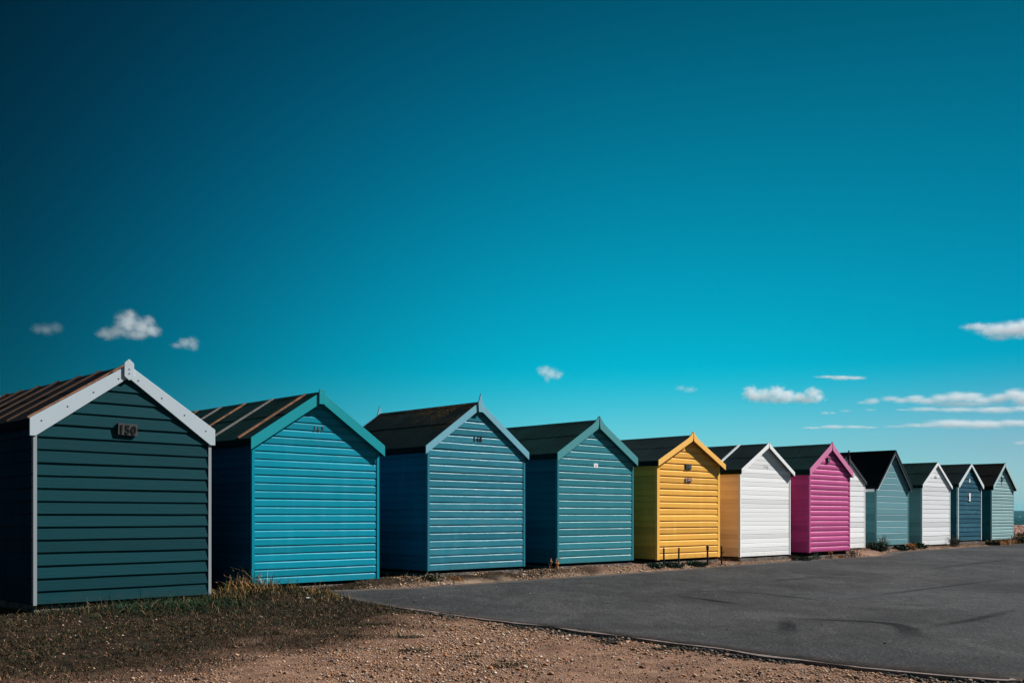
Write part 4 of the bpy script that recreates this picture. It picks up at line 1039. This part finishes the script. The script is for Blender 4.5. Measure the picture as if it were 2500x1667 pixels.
# ------------------------------------------------------------------ sea, far shore, boats
def sea_material():
    t = NT('sea_water'); o = t.co((1, .25, 1))
    n = t.noise(o, .25, 6, .65); w = t.noise(t.co((1, .12, 1)), .9, 4, .6)
    b = t.mix(t.ramp(n, .35, .7), (0.001, .020, .024), (0.002, .042, .046))
    b = t.mix(t.ramp(w, .72, .76, 0, .8), b, (.4, .5, .5))
    return t.fin(b, .8, t.bump(n, .8, .3), .02)
v = []; f = []
for i, yy in enumerate((20, 60, 200, 800, 3000, 12000)):
    for xx in (-12000, 0, 400, 12000): v.append((xx, yy, -2.5))
for i in range(5):
    for j in range(3): f.append((4 * i + j, 4 * i + j + 1, 4 * i + j + 5, 4 * i + j + 4))
tag(mesh_obj('sea', v, f, sea_material()), kind='structure')
# line of surf where the shingle meets the water
def surf():
    v = []; f = []; k = 160
    for i in range(k + 1):
        x = 22 + i * .5; c = 40.2 + noise.noise(Vector((x * .2, 0, 0))) * 1.2; w_ = .5 + .5 * abs(noise.noise(Vector((x * .35, 5, 0))))
        for q, zz in ((0, -2.49), (w_ * .5, -2.25), (w_, -2.47)): v.append((x - q * .7, x + c + q * .7, zz))
    for i in range(k):
        for j in range(2): f.append((3 * i + j, 3 * i + j + 1, 3 * i + j + 4, 3 * i + j + 3))
    tag(mesh_obj('surf', v, f, plain('sea_foam', (.55, .62, .63), .8, .1), smooth=True), 'thin white line of surf along the shingle beach', 'surf', kind='stuff')
surf()
def ridge(name, y0, depth, peak, seed, mat, x0=-9000, x1=12000, k=260):
    xs_ = np.linspace(x0, x1, k); v = []; f = []; m_ = 9
    for i, x in enumerate(xs_):
        for j in range(m_):
            u = j / (m_ - 1); e = math.sin(math.pi * min(1, u * .9 + .02)) ** .8
            hh = peak * (.72 + .5 * noise.noise(Vector((x * .00045 + seed, u * 1.3, seed))) + .16 * noise.noise(Vector((x * .003, u * 3, seed)))) 
            v.append((x, y0 + depth * u, -3 + max(0, hh) * e + (noise.noise(Vector((x * .02, u * 9, seed))) * peak * .06 if 0 < j < m_ - 1 else 0)))
    for i in range(k - 1):
        for j in range(m_ - 1): f.append((i * m_ + j, (i + 1) * m_ + j, (i + 1) * m_ + j + 1, i * m_ + j + 1))
    o = mesh_obj(name, v, f, mat, smooth=True); tag(o, kind='structure'); return o
def hill_mat(name, a, b_):
    t = NT(name); n = t.noise(t.co(), .012, 6, .7); p = t.noise(t.co(), .05, 4, .7)
    c = t.mix(t.ramp(n, .35, .65), a, b_); c = t.mix(t.ramp(p, .64, .70, 0, .5), c, (.30, .28, .24))
    return t.fin(c, .95, None, .02)
ridge('near_hills', 3800, 1500, 38, 3.1, hill_mat('wooded_shore', (.008, .020, .020), (.020, .036, .034)))
ridge('far_hills', 8500, 3000, 118, 8.4, hill_mat('distant_hills', (.012, .022, .028), (.024, .036, .04)))
# a yacht and two small boats out on the water
M_hull = plain('white_hull', (.75, .78, .78), .4, .3, 0, .03)
def boat_hull(L_, W_, H_):
    m_ = MB(); k = 8; rings = []
    for i in range(k + 1):
        u = i / k; hw = W_ / 2 * (math.sin(math.pi * min(1, .25 + u * .75)) ** .6 if u < 1 else .02); x = -L_ / 2 + L_ * u; sh_ = H_ * (1 + .25 * u * u)
        rings.append([(x, -hw, sh_), (x, -hw * .7, 0), (x, 0, -H_ * .3), (x, hw * .7, 0), (x, hw, sh_)])
    v = [p for r_ in rings for p in r_]; f = []
    for i in range(k):
        for j in range(4): f.append((5 * i + j, 5 * (i + 1) + j, 5 * (i + 1) + j + 1, 5 * i + j + 1))
        f.append((5 * i, 5 * i + 4, 5 * (i + 1) + 4, 5 * (i + 1)))
    f.append((0, 1, 2, 3, 4)); m_.poly(v, f); return m_
def yacht(x, y, L_, lab, rot, sails=True):
    e = bpy.data.objects.new('sailing_yacht' if sails else 'motor_boat', None); col.objects.link(e); e.location = (x, y, -2.5); e.rotation_euler = (0, 0, R(rot)); tag(e, lab, 'yacht' if sails else 'boat')
    boat_hull(L_, L_ * .28, L_ * .10).build('hull', M_hull, e)
    if sails:
        MB().tube([(.05 * L_, 0, 0), (.05 * L_, 0, L_ * 1.25)], [.07, .04], 6).build('mast', M_bat_grey, e)
        k = 6; v = []; f = []
        for i in range(k + 1):
            u = i / k
            for j in range(k + 1):
                w_ = j / k; v.append((.03 * L_ - w_ * .42 * L_ * (1 - u), math.sin(math.pi * w_) * .05 * L_ * (1 - u), L_ * .16 + u * L_ * 1.05))
        for i in range(k):
            for j in range(k): f.append((i * (k + 1) + j, i * (k + 1) + j + 1, (i + 1) * (k + 1) + j + 1, (i + 1) * (k + 1) + j))
        o = mesh_obj('sail', v, f, M_white_plate, e); o.modifiers.new('t', 'SOLIDIFY').thickness = .03
        o = mesh_obj('sail', [(.09 * L_, 0, L_ * 1.1), (.48 * L_, 0, L_ * .14), (.10 * L_, .08 * L_, L_ * .16)], [(0, 1, 2)], M_white_plate, e); o.modifiers.new('t', 'SOLIDIFY').thickness = .03
    else:
        MB().box(-L_ * .2, L_ * .15, -L_ * .09, L_ * .09, L_ * .09, L_ * .22).build('cabin', M_hull, e)
yacht(.5060 * 3000, 3000, 9.0, 'white sailing yacht far out before the wooded shore', 20)
yacht(.5045 * 950, 950, 2.6, 'tiny white boat on the water nearest the beach', 60, False)
yacht(.5085 * 1300, 1300, 3.0, 'tiny white boat on the water below the yacht', 10, False)

# ------------------------------------------------------------------ clouds: real volumes a few kilometres away
CLOUDS = [
 ('faint grey cloud wisp at the far left of the sky', (-1391, 3000, 562), 0.1, [(-27, -1, 22, 16), (-2, -2, 32, 18), (29, 3, 22, 17)]),
 ('largest puffy cloud above the dark green hut', (-1135, 3000, 565), 0.55, [(-75, -19, 32, 17), (-48, -13, 32, 20), (-16, 12, 37, 37), (-6, 29, 24, 24), (27, 2, 39, 27), (48, 18, 20, 20), (55, -10, 32, 20), (15, -19, 49, 17)]),
 ('small wedge shaped cloud right of the puffy cloud above the dark green hut', (-970, 3000, 513), 0.28, [(-32, -2, 22, 9), (-3, 5, 27, 16), (15, 5, 21, 20), (20, -8, 13, 12)]),
 ('single small cloud puff in the middle of the sky', (133, 3500, 495), 0.45, [(-19, 13, 29, 19), (2, 3, 31, 20), (27, -1, 21, 16), (-10, -14, 13, 16)]),
 ('very faint small cloud above the yellow hut', (691, 4000, 509), 0.16, [(-17, 3, 26, 11), (17, -3, 33, 13)]),
 ('low puffy cloud above the white and pink huts', (1088, 4000, 480), 1.0, [(-137, 14, 33, 28), (-116, -0, 52, 23), (-79, 3, 39, 28), (-34, 11, 42, 29), (3, 1, 42, 24), (55, -5, 42, 20), (112, 11, 36, 24), (134, -5, 24, 21), (-26, -15, 114, 15), (88, -15, 73, 15)]),
 ('thin lens shaped cloud above the pink hut', (1476, 4500, 623), 0.75, [(-61, 3, 62, 7), (3, -1, 62, 11), (58, -2, 59, 9)]),
 ('long puffy cloud bank near the right edge of the sky', (2155, 5000, 583), 0.85, [(-410, -16, 37, 8), (-359, -8, 45, 16), (-267, 2, 53, 16), (-216, -6, 57, 16), (-144, 2, 61, 22), (-83, -8, 65, 20), (-12, 4, 65, 24), (60, 10, 73, 29), (131, 10, 73, 27), (192, -4, 69, 22), (274, 6, 61, 27), (345, 23, 61, 31), (397, 6, 69, 41), (90, -22, 224, 16)]),
 ('smooth cloud strip just under the long cloud bank at the right', (1884, 4200, 448), 0.65, [(-247, -1, 38, 5), (-153, 1, 94, 10), (-15, -1, 120, 12), (139, -2, 120, 15), (276, 3, 86, 15)]),
 ('thin flat cloud streak above the grey green and white huts', (1810, 5500, 489), 0.6, [(-160, -3, 72, 7), (-48, 2, 85, 11), (65, 2, 94, 9), (143, -1, 56, 7)]),
 ('long smooth cloud streak low in the sky at the right', (2424, 5500, 503), 0.8, [(-314, -10, 81, 7), (-180, -4, 135, 13), (0, 5, 180, 25), (157, 1, 180, 25), (337, 8, 180, 20)]),
 ('feathery white cloud cut by the right edge of the sky', (1956, 4000, 741), 0.8, [(-95, 15, 73, 16), (-29, 2, 82, 26), (36, 3, 82, 31), (101, 8, 90, 36), (-13, -28, 57, 13)]),
 ('tiny pale cloud dash left of the low cloud streaks', (1736, 5500, 567), 0.3, [(-19, -0, 31, 9), (19, -0, 27, 7)]),
 ('tiny pale cloud dash between the flat streaks', (1897, 5500, 582), 0.22, [(-67, -3, 40, 7), (67, 3, 40, 7)]),
 ('faint small cloud above the last hut at the right edge', (3061, 6000, 442), 0.35, [(-24, -2, 49, 15), (24, 2, 54, 17)]),
]
def cloud_mat(puffs, dens, seed, thin):
    m_ = bpy.data.materials.new('cloud_vapour'); m_.use_nodes = True; t = m_.node_tree; N = t.nodes; L = t.links; N.clear()
    tc = N.new('ShaderNodeTexCoord'); out = N.new('ShaderNodeOutputMaterial')
    def mm(op, a, b=0.0, c=0.0, clamp=False):
        x = N.new('ShaderNodeMath'); x.operation = op; x.use_clamp = clamp
        for i, v in enumerate((a, b, c)):
            if isinstance(v, (int, float)): x.inputs[i].default_value = v
            else: L.new(v, x.inputs[i])
        return x.outputs[0]
    mean = sum(p[3] for p in puffs) / len(puffs)
    nz = N.new('ShaderNodeTexNoise'); mp = N.new('ShaderNodeMapping'); L.new(tc.outputs['Object'], mp.inputs[0])
    mp.inputs['Scale'].default_value = (1 / (mean * (5.0 if thin else 1.6)), 1 / (mean * 1.6), 1 / (mean * (1.4 if thin else 1.3))); mp.inputs['Location'].default_value = (seed * 3.1, seed, 0)
    L.new(mp.outputs[0], nz.inputs['Vector']); nz.inputs['Scale'].default_value = 1.7; nz.inputs['Detail'].default_value = 6.0; nz.inputs['Roughness'].default_value = .62
    tot = None
    for (x, z, rx, rz) in puffs:
        ry = max(rz, min(rx, rz * 2.0))
        mp2 = N.new('ShaderNodeMapping'); mp2.vector_type = 'TEXTURE'; mp2.inputs['Location'].default_value = (x, 0, z); mp2.inputs['Scale'].default_value = (rx * 1.3, ry * 1.3, rz * 1.4)
        L.new(tc.outputs['Object'], mp2.inputs[0]); g = N.new('ShaderNodeTexGradient'); g.gradient_type = 'SPHERICAL'; L.new(mp2.outputs[0], g.inputs[0])
        tot = g.outputs['Fac'] if tot is None else mm('MAXIMUM', tot, g.outputs['Fac'])
    f = mm('ADD', tot, mm('MULTIPLY', mm('SUBTRACT', nz.outputs[0], .5), 1.5 if not thin else 1.1))
    f = mm('MULTIPLY', mm('GREATER_THAN', tot, 0.0), f)
    mr = N.new('ShaderNodeMapRange'); mr.interpolation_type = 'SMOOTHSTEP'; L.new(f, mr.inputs[0]); mr.inputs[1].default_value = .10; mr.inputs[2].default_value = 1.0
    d = mm('MULTIPLY', mr.outputs[0], dens * (0.60 if thin else 0.80) / mean)
    v = N.new('ShaderNodeVolumePrincipled'); L.new(d, v.inputs['Density']); v.inputs['Color'].default_value = (.97, .97, .98, 1); v.inputs['Anisotropy'].default_value = .0
    L.new(v.outputs[0], out.inputs['Volume']); return m_
for ci, (lab, loc, dens, puffs) in enumerate(CLOUDS):
    bm = bmesh.new()
    for (x, z, rx, rz) in puffs:
        ry = max(rz, min(rx, rz * 2.0))
        bmesh.ops.create_icosphere(bm, subdivisions=3, radius=1.0, matrix=Matrix.Translation((x, 0, z)) @ Matrix.Diagonal((rx * 1.2, ry * 1.2, rz * 1.3, 1)))
    me = bpy.data.meshes.new('cloud'); bm.to_mesh(me); bm.free()
    tmp = bpy.data.objects.new('tmp_cloud', me); col.objects.link(tmp)
    rm = tmp.modifiers.new('r', 'REMESH'); rm.mode = 'VOXEL'; rm.voxel_size = min(p[3] for p in puffs) * .32
    dg = bpy.context.evaluated_depsgraph_get(); me2 = bpy.data.meshes.new_from_object(tmp.evaluated_get(dg)); bpy.data.objects.remove(tmp)
    thin = sum(p[2] for p in puffs) / sum(p[3] for p in puffs) > 3.2
    me2.materials.clear(); me2.materials.append(cloud_mat(puffs, dens, ci + 1, thin)); me2.name = 'cloud'
    o = bpy.data.objects.new('cloud', me2); col.objects.link(o); o.location = loc
    tag(o, lab, 'cloud', 'white clouds in the blue sky')

# ------------------------------------------------------------------ sea air
def haze():
    b = MB().box(-11000, 14000, -300, 12200, -9, 128); m_ = bpy.data.materials.new('sea_haze'); m_.use_nodes = True; t = m_.node_tree; t.nodes.clear()
    v = t.nodes.new('ShaderNodeVolumePrincipled'); v.inputs['Density'].default_value = 0.00004; v.inputs['Color'].default_value = (.07, .55, .70, 1); v.inputs['Anisotropy'].default_value = .2
    o = t.nodes.new('ShaderNodeOutputMaterial'); t.links.new(v.outputs[0], o.inputs['Volume'])
    h = b.build('haze', m_); tag(h, 'thin bluish sea haze over the bay', 'haze', kind='stuff')
haze()
